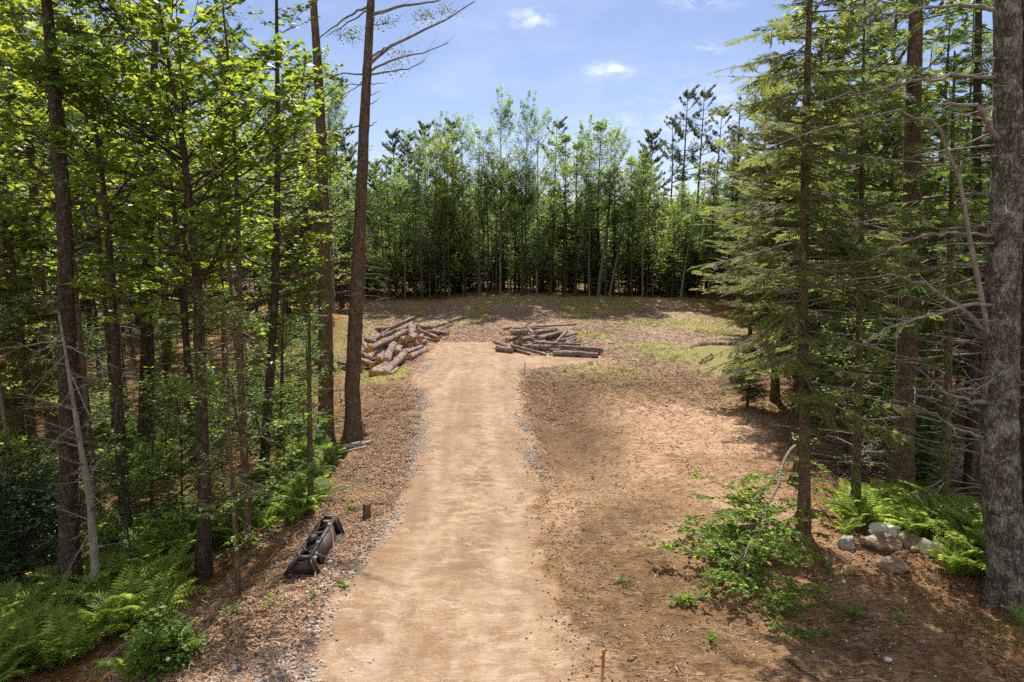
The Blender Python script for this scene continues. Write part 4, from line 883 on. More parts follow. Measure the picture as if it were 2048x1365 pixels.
# ------------------------------------------------------------------ ferns
def frond_t():
    V = []; Q = []; T = []; N = 15
    for i in range(N):
        s = .12+.86*i/N; x = s; z = .55*math.sin(s*2.2)*.6-.35*s*s; l = .26*math.sin(min(1, (1-s)*1.5+.12)*PI/2)*(.6 if i < 2 else 1)
        for sd in (-1, 1):
            k = len(V); w = .03; V += [[x-.012, 0, z], [x+.02, sd*l*.5-sd*0, z-.01], [x+.07, sd*l, z-.05], [x+.045, sd*l*.45, z-.008]]; V[k+1][0] = x-.005; V[k+3][0] = x+.055
            Q.append([k, k+1, k+2, k+3])
    for i in range(6):
        s0, s1 = i/6, (i+1)/6; f = lambda s: .55*math.sin(s*2.2)*.6-.35*s*s
        k = len(V); V += [[s0, -.006, f(s0)], [s0, .006, f(s0)], [s1, .004, f(s1)], [s1, -.004, f(s1)]]; Q.append([k, k+1, k+2, k+3])
    return np.array(V), [np.array(Q)]
FROND = frond_t()
def fern_fill(mb, xs, ys, g, nf=7, size=.55):
    n = len(xs); z = height(xs, ys); az = g.random((n, nf))*6.28; el = .5+.6*g.random((n, nf))
    d = np.stack([np.cos(az)*np.cos(el), np.sin(az)*np.cos(el), np.sin(el)], -1); p = np.stack([xs, ys, z], -1)[:, None]+d*.03
    S = size*(.6+.6*g.random((n, nf)))*(.75+.5*g.random((n, 1)))
    stamp(mb, FROND[0], FROND[1], (p+0*d).reshape(-1, 3), frames(d.reshape(-1, 3), np.tile([0, 0, 1.], (n*nf, 1))), S.reshape(-1))
def pts_in(poly_px, n, g, jit=0):
    w = [tuple(G(u, v)[:2]) for u, v in poly_px]; bo = [(*G(u, v)[:2], q) for u, v, q in BO]; a = np.array(w); lo, hi = a.min(0), a.max(0); x = lo[0]+(hi[0]-lo[0])*g.random(n*6); y = lo[1]+(hi[1]-lo[1])*g.random(n*6)
    k = in_poly(x, y, w)
    for bx, by, bq in bo: k &= np.hypot(x-bx, y-by) > bq
    return x[k][:n], y[k][:n]
BO = [(1696, 1094, .3), (1762, 1094, .55), (1775, 1105, .5), (1812, 1098, .42), (1855, 1104, .34), (1785, 1136, .45), (1740, 1130, .4), (1700, 1112, .35), (1835, 1120, .35), (1872, 1118, .35), (1850, 1128, .35), (1815, 1120, .4)]
def fern_bed(polys, label, seed, size=.5):
    g = np.random.default_rng(seed); mb = MB()
    for poly, n in polys: fern_fill(mb, *pts_in(poly, int(n*.62), g), g, 7, size*1.45)
    o = mb.build('fern_bed', M['fern'], smooth=False); tagp(o, label, 'ferns', None, 'stuff')
fern_bed([([(-60, 1240), (-60, 1420), (80, 1380), (200, 1290), (330, 1240), (345, 1180), (180, 1180)], 150), ([(180, 1110), (200, 1235), (350, 1175), (390, 1100), (385, 1040), (270, 1060)], 75)], 'dense bed of green ferns in the lower left corner', 110, .5)
fern_bed([([(470, 1060), (500, 1080), (640, 1035), (660, 990), (600, 950), (500, 1000)], 60), ([(420, 1100), (460, 1130), (500, 1060), (430, 1030)], 16), ([(560, 940), (680, 960), (700, 900), (600, 900)], 22)], 'ferns on the bank between the slim trunk and the young fir', 111, .5)
fern_bed([([(1660, 1075), (1720, 1060), (1860, 1130), (1900, 1155), (1975, 1190), (1975, 1080), (1880, 1040), (1790, 1010), (1700, 1020)], 120)], 'bright fern patch round the boulders on the right', 112, .5)
fern_bed([([(150, 850), (240, 870), (280, 830), (220, 810), (150, 820)], 60), ([(0, 930), (60, 900), (30, 880), (-20, 890)], 20), ([(440, 890), (620, 870), (610, 790), (450, 800)], 60), ([(200, 960), (360, 960), (350, 900), (210, 900)], 40)], 'sunlit ferns far back in the left wood', 113, .55)
g = np.random.default_rng(114)
def one_fern(u, v, label, size, seed):
    g = np.random.default_rng(seed); b = G(u, v); mb = MB(); fern_fill(mb, np.array([b[0]]), np.array([b[1]]), g, 11, size)
    o = mb.build('fern', M['fern'], smooth=False); o.data.transform(__import__('mathutils').Matrix.Translation((-b[0], -b[1], -b[2]))); o.location = b; tagp(o, label, 'fern')
one_fern(345, 1325, 'lone upright fern in the chips near the bottom edge', .5, 1)
one_fern(265, 1365, 'pale fern at the bottom edge left of the lone fern', .55, 2)
one_fern(365, 1160, 'fern standing in front of the crooked maple foot', .5, 3)
one_fern(1690, 1075, 'fern beside the round grey boulder', .45, 4)
one_fern(2045, 1255, 'small fern at the foot of the great pine', .35, 5)

# small weeds: countable tufts
WV, WF = OVAL
def weed(u, v, size, label, seed, mat='weed', n=26):
    g = np.random.default_rng(seed); b = G(u, v); mb = MB(); az = g.random(n)*6.28; el = .2+1.1*g.random(n); d = np.stack([np.cos(az)*np.cos(el), np.sin(az)*np.cos(el), np.sin(el)], -1)
    st = MB(); sticks(st, np.zeros((n, 3)), d, size*.8, .004); p = d*size*(.3+.7*g.random(n))[:, None]
    stamp(mb, WV, WF, p, frames(nrm(d+g.normal(size=(n, 3))*.5), np.tile([0, 0, 1.], (n, 1))), size*.35*(.6+.6*g.random(n)))
    o = thing('weed', tuple(b), 0, label, 'weed', None); st.build('stem', M[mat], o); mb.build('leaves', M[mat], o, smooth=False)
for i, (u, v, s, l) in enumerate([(1497, 845, .28, 'bright green weed at the edge of the pond side shade'), (1243, 1165, .16, 'small weed on the bare soil right of the drive'), (690, 1175, .2, 'weed on the verge just below the black steel frame'), (628, 1195, .14, 'tiny weed on the chips left of the gravel'), (1445, 790, .28, 'low weed in front of the pond'), (1185, 960, .16, 'weed on the soil beside the road shoulder'),
        (1130, 742, .25, 'yellow-green weed below the right log pile'), (1210, 765, .25, 'green weed on the chip field below the right log pile'), (1420, 1285, .2, 'weed in the shade below the bent birch'), (1705, 1235, .25, 'feathery weed in the dappled shade right of the birch'), (545, 1215, .22, 'weed among the dark chips near the pale sapling'), (460, 1235, .25, 'leafy weed in the chips left of the gravel'), (1800, 1245, .2, 'pale weed in the dappled shade on the right'), (700, 1020, .2, 'weed left of the small stump'), (1650, 1270, .12, 'tiny weed on shaded soil at lower right')]):
    weed(u, v, s, l, 200+i)

# grass cover on the green patches (uncountable)
g = np.random.default_rng(120); n = 60000; x = -14+32*g.random(n); y = 27+40*g.random(n)
def sampm(x, y):
    a = np.clip((vnoise(x*.35+9, y*.22+4)*1.4-.72), 0, 1)*ss(24, 36, y)*2.2
    gp = np.exp(-((x-9.3)/2.6)**2-((y-37.5)/2.6)**2)+.8*np.exp(-((x-12)/5)**2-((y-52)/3.5)**2)+np.exp(-((x+6.2)/1.3)**2-((y-31.2)/1.5)**2)+.7*np.exp(-((x-9)/5)**2-((y-62)/3)**2)+.7*np.exp(-((x+10)/3)**2-((y-50)/3)**2)
    return a*.5+gp
k = (g.random(n) < sampm(x, y)*.55) & inside_clear(x, y) & (pond_mask(x, y) < .05) & ~((x > XL(y)-.2) & (x < XR(y)+.2) & (y < 44)); x, y = x[k], y[k]
mb = MB(); m = len(x); d = g.normal(size=(m, 3))*np.array([.6, .6, .2])+np.array([0, 0, .8]); stamp(mb, DIAM[0]*np.array([1, .35, 1]), DIAM[1], np.stack([x, y, height(x, y)], -1), frames(d, g.normal(size=(m, 3))), .07+.11*g.random(m))
tagp(mb.build('grass', M['weed'], smooth=False), 'thin new grass greening patches of the clearing', 'grass', None, 'stuff')

# ------------------------------------------------------------------ debris on the ground (uncountable)
BOXV = np.array([[0, -.5, 0], [1, -.4, 0], [1, .4, 0], [0, .5, 0], [.05, -.4, 1], [.95, -.3, 1], [.95, .3, 1], [.05, .4, 1]], float)
BOXF = [np.array([[0, 3, 2, 1], [4, 5, 6, 7], [0, 1, 5, 4], [1, 2, 6, 5], [2, 3, 7, 6], [3, 0, 4, 7]])]
def scatter_chips(name, mat, x, y, g, L, W, Hh, label, cat, tilt=.35, lift=0.):
    m = len(x); a = g.random(m)*6.28; d = np.stack([np.cos(a), np.sin(a), tilt*g.normal(size=m)], -1)
    S = np.stack([L[0]+(L[1]-L[0])*g.random(m)**2, W[0]+(W[1]-W[0])*g.random(m), Hh[0]+(Hh[1]-Hh[0])*g.random(m)], -1)
    mb = MB(); stamp(mb, BOXV, BOXF, np.stack([x, y, height(x, y)-.004+lift*g.random(m)], -1), frames(d, nrm(np.array([0, 0, 1.])+g.normal(size=(m, 3))*.3)), S)
    tagp(mb.build(name, M[mat], smooth=False), label, cat, None, 'stuff')
g = np.random.default_rng(130)
# left verge mulch
n = 42000; y = 7.5+18*g.random(n)**1.2; x = XL(y)-.05-3.0*g.random(n)**1.1; k = vnoise(x*.8, y*.8)+.3*g.random(n) > .42; x, y = x[k], y[k]
scatter_chips('wood_chips', 'chips', x, y, g, (.02, .15), (.01, .035), (.003, .012), 'shredded wood chips along the left verge of the drive', 'wood chips', .3, .02)
# back field chips
n = 60000; y = 24+42*g.random(n)**.9; x = np.interp(y, CLY, CLX)+(np.interp(y, CRY, CRX)-np.interp(y, CLY, CLX))*g.random(n); k = ~((x > XL(y)) & (x < XR(y)) & (y < 42)) & (pond_mask(x, y) < .05) & (vnoise(x*.3+5, y*.3)+.6*g.random(n) > .5); x, y = x[k], y[k]
scatter_chips('wood_debris', 'chips', x, y, g, (.05, .45), (.012, .04), (.006, .02), 'grey brown slash and bark fragments over the back of the clearing', 'wood debris', .25, .02)
n = 17000; y = 7.5+24*g.random(n)**1.2; x = XR(y)+.1+8*g.random(n); k = x < np.interp(y, CRY, CRX)+.5; x, y = x[k], y[k]
scatter_chips('bark_bits', 'chips', x, y, g, (.015, .15), (.006, .022), (.003, .014), 'small pale chips dotted over the soil right of the drive', 'bark bits', .2)
# leaf litter in the woods
n = 60000; y = 8+26*g.random(n)**1.1; sd = g.random(n) < .5; xl = np.interp(y, CLY, CLX)-(.7*y)*g.random(n)**1.3; xr = np.interp(y, CRY, CRX)-.5+(.6*y)*g.random(n)**1.3; x = np.where(sd, xl, xr)
mb = MB(); m = len(x); d = g.normal(size=(m, 3))*np.array([1, 1, .25]); stamp(mb, OVAL[0], OVAL[1], np.stack([x, y, height(x, y)+.01], -1), frames(d, nrm(np.array([0, 0, 1.])+g.normal(size=(m, 3))*.35)), .04+.06*g.random(m))
tagp(mb.build('leaf_litter', M['litter'], smooth=False), 'brown fallen leaves and needles on the forest floor', 'leaf litter', None, 'stuff')
# stones
def ico(sub, seed, amp=.25, sq=(1, 1, .7)):
    import bmesh
    bm = bmesh.new(); bmesh.ops.create_icosphere(bm, subdivisions=sub, radius=1); V = np.array([v.co[:] for v in bm.verts]); Fc = np.array([[v.index for v in f.verts] for f in bm.faces]); bm.free()
    g = np.random.default_rng(seed); c = nrm(g.normal(size=(16, 3))); off = .62+.34*g.random(16)
    dd = V@c.T; lim = np.where(dd > .05, off[None]/np.maximum(dd, .05), 9).min(1); V = V*np.minimum(1., lim)[:, None]
    q = fbm(V[:, 0]*2.1+seed, V[:, 1]*2.1+V[:, 2]*1.7, 4); V = V*(1+amp*q+amp*.35*np.abs(fbm(V[:, 0]*6+seed, V[:, 1]*6+V[:, 2]*5, 3)))[:, None]*np.array(sq); return V, Fc
PEB = ico(1, 5, .3)
def pebbles(name, mat, x, y, g, s0, s1, label, cat):
    m = len(x); s = s0+(s1-s0)*g.random(m)**2.5; d = g.normal(size=(m, 3)); d[:, 2] *= .2; mb = MB()
    stamp(mb, PEB[0], [PEB[1]], np.stack([x, y, height(x, y)+s*.15], -1), frames(d, nrm(np.array([0, 0, 1.])+g.normal(size=(m, 3))*.5)), np.stack([s, s*(.6+.4*g.random(m)), s*(.5+.4*g.random(m))], -1))
    tagp(mb.build(name, M[mat], smooth=False), label, cat, None, 'stuff')
n = 7500; y = 8+20*g.random(n); x = XL(y)-.05+.17*g.normal(size=n); dens = ss(.35, .6, vnoise(x*2+3, y*.8))*.8+.06; k = g.random(n) < dens; xa, ya = x[k], y[k]
n = 3200; y = 17.5+7.5*g.random(n); x = XR(y)+.16*g.normal(size=n)+.05; k = g.random(n) < ss(.35, .6, vnoise(x*2.2, y*.9)); x, y = x[k], y[k]; xb, yb = x, y
n = 500; c = G(1050, 745); xc_, yc_ = c[0]+.35*g.normal(size=n), c[1]+.7*g.normal(size=n)
n = 500; c = G(850, 735); xd_, yd_ = c[0]+.3*g.normal(size=n), c[1]+1.5*g.normal(size=n)
n = 1100; c = G(500, 1345); xe, ye = c[0]+.5*g.normal(size=n), c[1]+.32*g.normal(size=n)
pebbles('gravel', 'gravel', np.concatenate([xa, xb, xc_, xd_, xe]), np.concatenate([ya, yb, yc_, yd_, ye]), g, .01, .05, 'grey crushed stone edging both sides of the drive', 'gravel')
n = 9000; y = 7.5+26*g.random(n)**1.1; x = XR(y)+8*g.random(n)**1.3-.1; x = np.where(g.random(n) < .35, XR(y)+.2+.35*g.normal(size=n), x)
pebbles('dirt_clods', 'clods', x, y, g, .006, .035, 'dark clods of earth turned up right of the drive', 'clods')
n = 1200; y = 7.5+26*g.random(n)**1.5; x = XL(y)+.2+(XR(y)-XL(y)+7)*g.random(n); k = x < np.interp(y, CRY, CRX)
pebbles('small_stones', 'rock_pale', x[k], y[k], g, .006, .03, 'pale pebbles dotted over the drive and the bare soil', 'pebbles')
# twigs
n = 1600; y = 8+45*g.random(n)**1.3; x = np.interp(y, CLY, CLX)+(np.interp(y, CRY, CRX)+3-np.interp(y, CLY, CLX))*g.random(n); k = ~((x > XL(y)) & (x < XR(y)) & (y < 40)); x, y = x[k], y[k]; n = len(x)
a = g.random(n)*6.28; B = bez(np.stack([x, y, height(x, y)+.01], -1), np.stack([np.cos(a), np.sin(a), a*0+.02], -1), .15+.7*g.random(n)**2*(y/20), 0, 0, 6, .12, g); B[..., 2] = height(B[..., 0], B[..., 1])+.01
mb = MB(); tubes(mb, B, (.003+.005*g.random(n)*(y/15))[:, None]*np.linspace(1, .4, 6)[None], 4); tagp(mb.build('twigs', M['dead']), 'fallen twigs lying over the clearing', 'twigs', None, 'stuff')
# brush behind the right hand trunks
g = np.random.default_rng(140); n = 800; xs, ys = pts_in([(1640, 930), (1700, 1010), (1960, 1040), (2040, 1000), (2040, 880), (1800, 860), (1650, 880)], n, g); n = len(xs)
a = g.normal(size=n)*.6+.2; a = np.where(g.random(n) < .5, a, a+PI); B = bez(np.stack([xs, ys, height(xs, ys)+.05+.3*g.random(n)**2], -1), np.stack([np.cos(a), np.sin(a), .2*g.normal(size=n)], -1), .4+1.6*g.random(n)**1.6, 0.1, 0, 7, .08, g); B[..., 2] = np.maximum(B[..., 2], height(B[..., 0], B[..., 1])+.01)
mb = MB(); tubes(mb, B, (.004+.014*g.random(n)**2)[:, None]*np.linspace(1, .3, 7)[None], 5); tagp(mb.build('brush_heap', M['dead']), 'tangled heap of dead branches under the right hand conifers', 'brush', None, 'stuff')
n = 1500; c = G(1745, 955); p = c+g.normal(size=(n, 3))*np.array([.45, .5, .1])+np.array([0, 0, .2]); mb = MB(); stamp(mb, DIAM[0]*np.array([1, .3, 1]), DIAM[1], p, frames(g.normal(size=(n, 3)), g.normal(size=(n, 3))), .05+.05*g.random(n)); tagp(mb.build('rusty_slash', M['rust'], smooth=False), 'rust brown dead needles on the brush heap', 'dead needles', None, 'stuff')

# ------------------------------------------------------------------ fallen branches as things
def fallen(name, pix, r, label, cat, mat='dead', seed=0, lift=.03, sub=3, grp=None):
    g = np.random.default_rng(seed); q = [G(u, v) for u, v in pix]; b = q[0]; t = np.linspace(0, len(q)-1, 14); A = np.array(q)
    c = np.stack([np.interp(t, np.arange(len(q)), A[:, j]) for j in range(3)], -1); c[:, :2] += g.normal(size=(14, 2))*.015; c[:, 2] = height(c[:, 0], c[:, 1])+r+lift; c -= b
    o = thing(name, tuple(b), 0, label, cat, grp); mb = MB(); tubes(mb, c, r*np.linspace(1, .45, 14), 8, cap=True, rough=.15, r=g); mb.build('stem', M[mat], o)
    if sub:
        s = .3+.6*g.random((1, sub)); p, tg = along(c[None], s); d = rotz(tg, np.where(g.random((1, sub)) < .5, 1, -1)*.8); d[..., 2] += .2; B2 = bez(p[0], nrm(d[0]), .2+.4*g.random(sub), 0, 0, 5, .1, g); m2 = MB(); tubes(m2, B2, np.full(sub, r*.3)[:, None]*np.linspace(1, .4, 5)[None], 4); m2.build('twig', M[mat], o)
fallen('fallen_branch', [(1676, 1018), (1720, 1010), (1756, 995)], .045, 'pale fallen branch between the second hemlock and the boulders', 'branch', seed=1)
fallen('fallen_branch', [(1612, 915), (1700, 930), (1760, 945)], .04, 'long pale pole at the front of the brush heap', 'branch', seed=2, lift=.08)
fallen('fallen_branch', [(1680, 925), (1676, 950), (1700, 970)], .05, 'stubby forked branch end lying by the brush heap', 'branch', 'bark_pale', 3, .1)
fallen('fallen_branch', [(1830, 935), (1900, 950), (1970, 1000)], .06, 'grey fallen pole behind the great pine foot', 'branch', seed=4, lift=.1)
fallen('fallen_branch', [(1570, 1318), (1600, 1340), (1640, 1362)], .014, 'dark crooked stick near the bottom edge on the right', 'stick', 'bark_dark', 5, 0, 2)
fallen('fallen_branch', [(200, 1340), (240, 1305), (285, 1275)], .03, 'grey fallen branch across the lower left ferns', 'branch', seed=6, lift=.05)
fallen('fallen_branch', [(300, 1020), (325, 1000), (360, 992)], .05, 'sunlit dead branch on the left forest floor', 'branch', seed=7, lift=.05)
fallen('fallen_branch', [(455, 1045), (520, 1030), (570, 1010)], .03, 'dead branch among the ferns on the left bank', 'branch', seed=8, lift=.05)
fallen('fallen_branch', [(683, 805), (684, 795), (683, 785)], .05, 'pale broken stub lying left of the right tall pine', 'branch', 'bark_pale', 9, .05, 0)
fallen('fallen_branch', [(930, 640), (900, 648), (875, 655)], .05, 'dark branch trailing behind the left log pile', 'branch', 'bark_dark', 10, .1)

# ------------------------------------------------------------------ log piles
def log(a, b, r, label, grp, mat='log_bark', seed=0, name='log', taper=.92):
    g = np.random.default_rng(seed); a = np.array(a, float); b = np.array(b, float); d = b-a; L = np.linalg.norm(d); d = d/L
    from mathutils import Vector
    o = thing(name, tuple(a), 0, label, 'log', grp); o.rotation_mode = 'QUATERNION'; o.rotation_quaternion = Vector(d).to_track_quat('X', 'Z')
    m = 9; k = 14; t = np.linspace(0, 1, m); Pn = np.stack([t*L, r*.12*np.sin(t*5+seed), r*.1*np.cos(t*4+seed*2)], -1)
    Rn = r*(1-(1-taper)*t)*(1+.05*g.normal(size=m)); mb = MB()
    th = np.arange(k)*2*PI/k; ov = 1+.07*np.cos(2*th+seed)+.04*g.normal(size=k)
    V = np.stack([np.repeat(Pn[:, 0], k), (Pn[:, 1:2]+Rn[:, None]*ov*np.cos(th)).ravel(), (Pn[:, 2:3]+Rn[:, None]*ov*np.sin(th)).ravel()], -1)
    V += g.normal(size=V.shape)*r*.03; idx = np.arange(m*k).reshape(m, k); j = np.roll(idx, -1, 1)
    mb.add(V, np.stack([idx[:-1], j[:-1], j[1:], idx[1:]], -1).reshape(-1, 4))
    if g.random() < .5 and L > 1.5:   # branch stubs
        for _ in range(2):
            s = .2+.6*g.random(); aa = g.random()*6.28; p = np.array([s*L, 0, 0]); q = p+np.array([.3, math.cos(aa), math.sin(aa)])*(r+.06); tubes(mb, np.stack([p, (p+q)/2, q]), np.array([r*.3, r*.28, r*.2]), 6, cap=True)
    mb.build('bark', M[mat], o)
    for e, sgn in ((0, -1), (m-1, 1)):
        c = MB(); ring = V[e*k:(e+1)*k].copy(); ring[:, 0] += sgn*.003; cen = ring.mean(0); tri = np.array([[k, (i+1) % k, i] if sgn < 0 else [k, i, (i+1) % k] for i in range(k)]); c.add(np.vstack([ring, cen]), tri); c.build('cut_end', M['cut'], o)
def zL(x, y): return 660+x/7.314, 600+y/7.314
def zR(x, y): return 960+x/6.827, 600+y/6.827
def pile(lst, zf, grp, seed, default):
    for i, e in enumerate(lst):
        x1, y1, z1, x2, y2, z2, r = e[:7]; lab = e[7] if len(e) > 7 else default
        a = Pz(*zf(x1, y1), z1+GZ); b = Pz(*zf(x2, y2), z2+GZ)
        log(a, b, r, lab, grp, seed=seed+i)
GZ = -.12
pile([
    (600, 1070, .22, 830, 950, .25, .17, 'thick cut log at the front left of the left pile'), (690, 1085, .17, 1000, 895, .22, .17, 'long log at the front of the left pile, second from the ground row left end'),
    (805, 1085, .17, 1075, 790, .45, .19, 'longest front log of the left pile, reaching up into it'), (885, 1095, .12, 990, 1010, .12, .12, 'short thin log at the front right corner of the left pile'),
    (615, 965, .2, 470, 900, .3, .18, 'log end facing out at the left foot of the left pile'), (460, 1005, .15, 140, 925, .15, .16, 'log lying apart behind the right bare pine trunk'),
    (705, 885, .3, 790, 780, .4, .2, 'round cut end in the middle front of the left pile'), (820, 890, .4, 935, 640, .8, .19, 'split-looking log slanting up the face of the left pile'),
    (1160, 845, .2, 1375, 740, .2, .18, 'thick log on the sand at the right side of the left pile'), (1115, 765, .4, 1340, 690, .25, .14), (740, 740, .6, 850, 650, .6, .15),
    (595, 725, .8, 1105, 465, 1.15, .18, 'big long log laid slanting across the top of the left pile'), (510, 795, .5, 420, 850, .3, .12), (985, 765, .5, 1020, 690, .6, .16),
    (1170, 665, .45, 1240, 620, .5, .15), (1165, 565, .85, 1240, 520, .8, .2, 'big round log end near the top right of the left pile'), (1045, 585, .85, 1080, 510, .9, .15), (1300, 560, .6, 1350, 520, .6, .15),
    (1400, 605, .25, 1230, 665, .3, .13, 'thin log poking out right above the sand from the left pile'), (1580, 565, .3, 1320, 460, .5, .17, 'log with orange end pointing right from the left pile'), (1725, 500, .4, 1430, 460, .4, .15, 'rightmost thick log of the left pile'),
    (1645, 545, .2, 1560, 480, .25, .13), (1695, 590, .13, 1600, 540, .13, .12), (1820, 592, .08, 1690, 580, .08, .08), (1495, 415, .25, 1280, 400, .3, .15, 'log lying at the back right of the left pile'),
    (680, 425, .5, 880, 430, .6, .16, 'log sticking out at the back left of the left pile'), (1220, 270, 1.35, 870, 420, .9, .17, 'topmost log of the left pile, tilted up to the right'), (1200, 340, 1.1, 1020, 450, .8, .14), (970, 450, .95, 770, 550, .6, .15),
    (525, 585, .55, 690, 625, .5, .16), (770, 520, .7, 640, 590, .5, .12), (1290, 450, .9, 1290, 370, 1.2, .15), (1175, 360, 1.05, 1190, 520, .8, .17), (490, 640, .5, 560, 720, .4, .12), (800, 800, .3, 870, 730, .4, .13), (650, 790, .3, 720, 710, .5, .12),
    (940, 560, .7, 820, 640, .6, .16), (900, 760, .35, 1000, 680, .5, .17), (1050, 900, .15, 1150, 740, .3, .15), (560, 860, .2, 640, 780, .3, .15), (1040, 690, .35, 1140, 640, .5, .16), (1000, 500, .6, 1250, 470, .6, .17), (760, 620, .4, 1000, 560, .5, .18), (620, 700, .3, 800, 620, .4, .17),
    (1180, 480, .5, 1400, 500, .35, .16), (880, 420, .9, 760, 500, .7, .07), (930, 300, 1.2, 860, 430, .9, .05),
], zL, 'logs of the left pile', 300, 'log in the jumbled left pile')
GZ = -.05
pile([
    (420, 445, .95, 650, 440, .95, .19, 'thick log topping the left end of the right pile'), (750, 445, .95, 1020, 425, .9, .17, 'orange-ended log in the middle top of the right pile'), (810, 535, .6, 1155, 430, .85, .17, 'curved pale log slanting up across the right pile'),
    (370, 555, .5, 520, 500, .6, .16), (515, 570, .45, 640, 530, .5, .14), (185, 575, .4, 680, 745, .08, .08, 'long thin pole slanting at the front left of the right pile'), (245, 665, .18, 430, 695, .18, .19, 'thick log end at the left foot of the right pile'),
    (430, 620, .4, 900, 752, .1, .08, 'second long pole slanting at the front of the right pile'), (740, 590, .4, 1010, 600, .4, .15), (690, 645, .25, 1200, 655, .3, .17), (880, 590, .55, 1375, 615, .42, .07, 'thin pole laid across the middle of the right pile'),
    (1100, 640, .45, 1680, 680, .35, .09, 'upper pole of the bundle ending at the right'), (950, 690, .25, 1685, 705, .25, .09, 'middle pole of the bundle ending at the right'), (940, 745, .08, 1530, 792, .06, .06, 'lowest thin pole lying on the sand'), (1000, 735, .18, 1610, 755, .18, .17, 'thick log at the right foot of the right pile'),
    (1180, 430, .95, 1020, 600, .5, .1, 'short pole propped upright at the right of the pile top'), (500, 380, .5, 1310, 340, .3, .07, 'long thin pole lying along the back of the right pile'), (460, 395, .8, 1055, 400, .8, .1), (1130, 505, .55, 1310, 465, .5, .09), (1160, 590, .4, 1310, 535, .45, .09), (1100, 590, .4, 1290, 500, .5, .09),
    (1180, 600, .4, 1370, 560, .3, .07), (660, 410, .8, 760, 470, .7, .14), (560, 520, .55, 760, 560, .4, .13), (450, 600, .3, 700, 600, .3, .15), (600, 640, .25, 760, 600, .3, .12), (820, 660, .2, 1000, 690, .15, .12), (850, 500, .6, 1100, 520, .5, .16), (640, 530, .5, 900, 490, .6, .17), (900, 570, .35, 1150, 570, .35, .16), (500, 470, .65, 780, 500, .6, .16),
    (1200, 690, .15, 1640, 730, .1, .12), (1250, 650, .3, 1600, 665, .3, .08), (560, 600, .3, 620, 640, .25, .08), (620, 360, .9, 695, 305, 1.4, .035), (350, 640, .2, 600, 720, .1, .1), (700, 700, .12, 900, 740, .08, .08), (330, 400, .3, 420, 380, .5, .09),
], zR, 'logs of the right pile', 400, 'log in the jumbled right pile')
for i, (a, b, r, l) in enumerate([((1500, 385), (1790, 300), .05, 'dark thin pole trailing off behind the left pile, upper'), ((1600, 445), (1810, 335), .04, 'dark thin pole trailing off behind the left pile, lower')]):
    p = Pz(*zL(*a), .15); q = Pz(*zL(*b), .12); p[2] = gz(*p[:2])+.12; q[2] = gz(*q[:2])+.1; log(p, q, r, l, None, 'bark_dark', 500+i, 'pole')

# ------------------------------------------------------------------ boulders
def boulder(u, v, s, sq, label, mat, seed, zoff=.3, rz=0, name='boulder'):
    b = G(u, v); V, Fc = ico(5, seed, .26, sq); mb = MB(); V = V*s; V[:, 2] += s*sq[2]*zoff
    c, sn = math.cos(rz), math.sin(rz); V = np.stack([V[:, 0]*c-V[:, 1]*sn, V[:, 0]*sn+V[:, 1]*c, V[:, 2]], -1)
    mb.add(V, Fc); o = mb.build(name, M[mat]); o.location = b; tagp(o, label, 'boulder')
boulder(1696, 1094, .21, (.95, .8, .85), 'round grey boulder at the left of the boulder group', 'rock_grey', 21)
boulder(1760, 1096, .42, (1, .7, .56), 'largest tan boulder of the group', 'rock', 22, .45)
boulder(1764, 1078, .34, (1, .7, .75), 'pale-topped boulder behind the largest tan one', 'rock_pale', 23, .55, .2)
boulder(1815, 1094, .36, (1, .7, .55), 'speckled boulder right of the largest tan one', 'rock', 24, .55)
boulder(1858, 1106, .31, (1, .7, .6), 'smooth pale boulder at the right of the group', 'rock_pale', 25, .5, -.4)
boulder(1785, 1136, .3, (1, .7, .5), 'flat-faced boulder lying in front of the group', 'rock', 26, .3, -.3)
boulder(1828, 1104, .1, (1, .8, .8), 'small stone wedged between two boulders', 'rock', 27, .4, 0, 'stone')
boulder(1774, 1245+75, .07, (1, .8, .6), 'pale stone on the shaded soil near the bottom right', 'rock_pale', 28, .2, 0, 'stone')
boulder(1733, 1258, .05, (1, .8, .5), 'flat grey stone in the dappled shade', 'rock_grey', 29, .2, 0, 'stone')
boulder(1305, 612, .45, (1, .7, .65), 'white rock at the far edge of the clearing', 'rock_pale', 30, .5)
boulder(1345, 618, .4, (1.3, .7, .35), 'flat pale rock right of the white one at the far edge', 'rock_pale', 31, .4)
for i, (u, v) in enumerate([(660, 1125), (672, 1130), (650, 1140), (683, 1120)]):
    boulder(u, v, .05, (1, .8, .7), 'white stone cluster beside the black steel frame', 'rock_pale', 40+i, .3, i, 'stone')
    bpy.context.scene.collection.objects[-1]['group'] = 'white stones by the steel frame'

# ------------------------------------------------------------------ stump, stakes, pipes
def stump():
    b = G(734, 1034); o = thing('stump', tuple(b), 0, 'small dark cut tree stump beside the drive', 'stump'); g = np.random.default_rng(5); mb = MB(); k = 16; zz = np.array([-.1, 0, .05, .12, .22, .31]); th = np.arange(k)*2*PI/k; R = .085*np.array([1.35, 1.25, 1.1, 1.0, .98, .97])[:, None]*(1+.08*np.cos(3*th)+.05*g.normal(size=k))
    V = np.stack([(R*np.cos(th)).ravel(), (R*np.sin(th)).ravel(), np.repeat(zz, k)], -1); idx = np.arange(6*k).reshape(6, k); j = np.roll(idx, -1, 1); mb.add(V, np.stack([idx[:-1], j[:-1], j[1:], idx[1:]], -1).reshape(-1, 4)); mb.build('bark', M['bark_hem'], o)
    ring = V[-k:]; c = MB(); c.add(np.vstack([ring+[0, 0, .002], ring.mean(0)+[0, 0, .002]]), np.array([[k, i, (i+1) % k] for i in range(k)])); c.build('cut_top', M['bark_hem'], o)
stump()
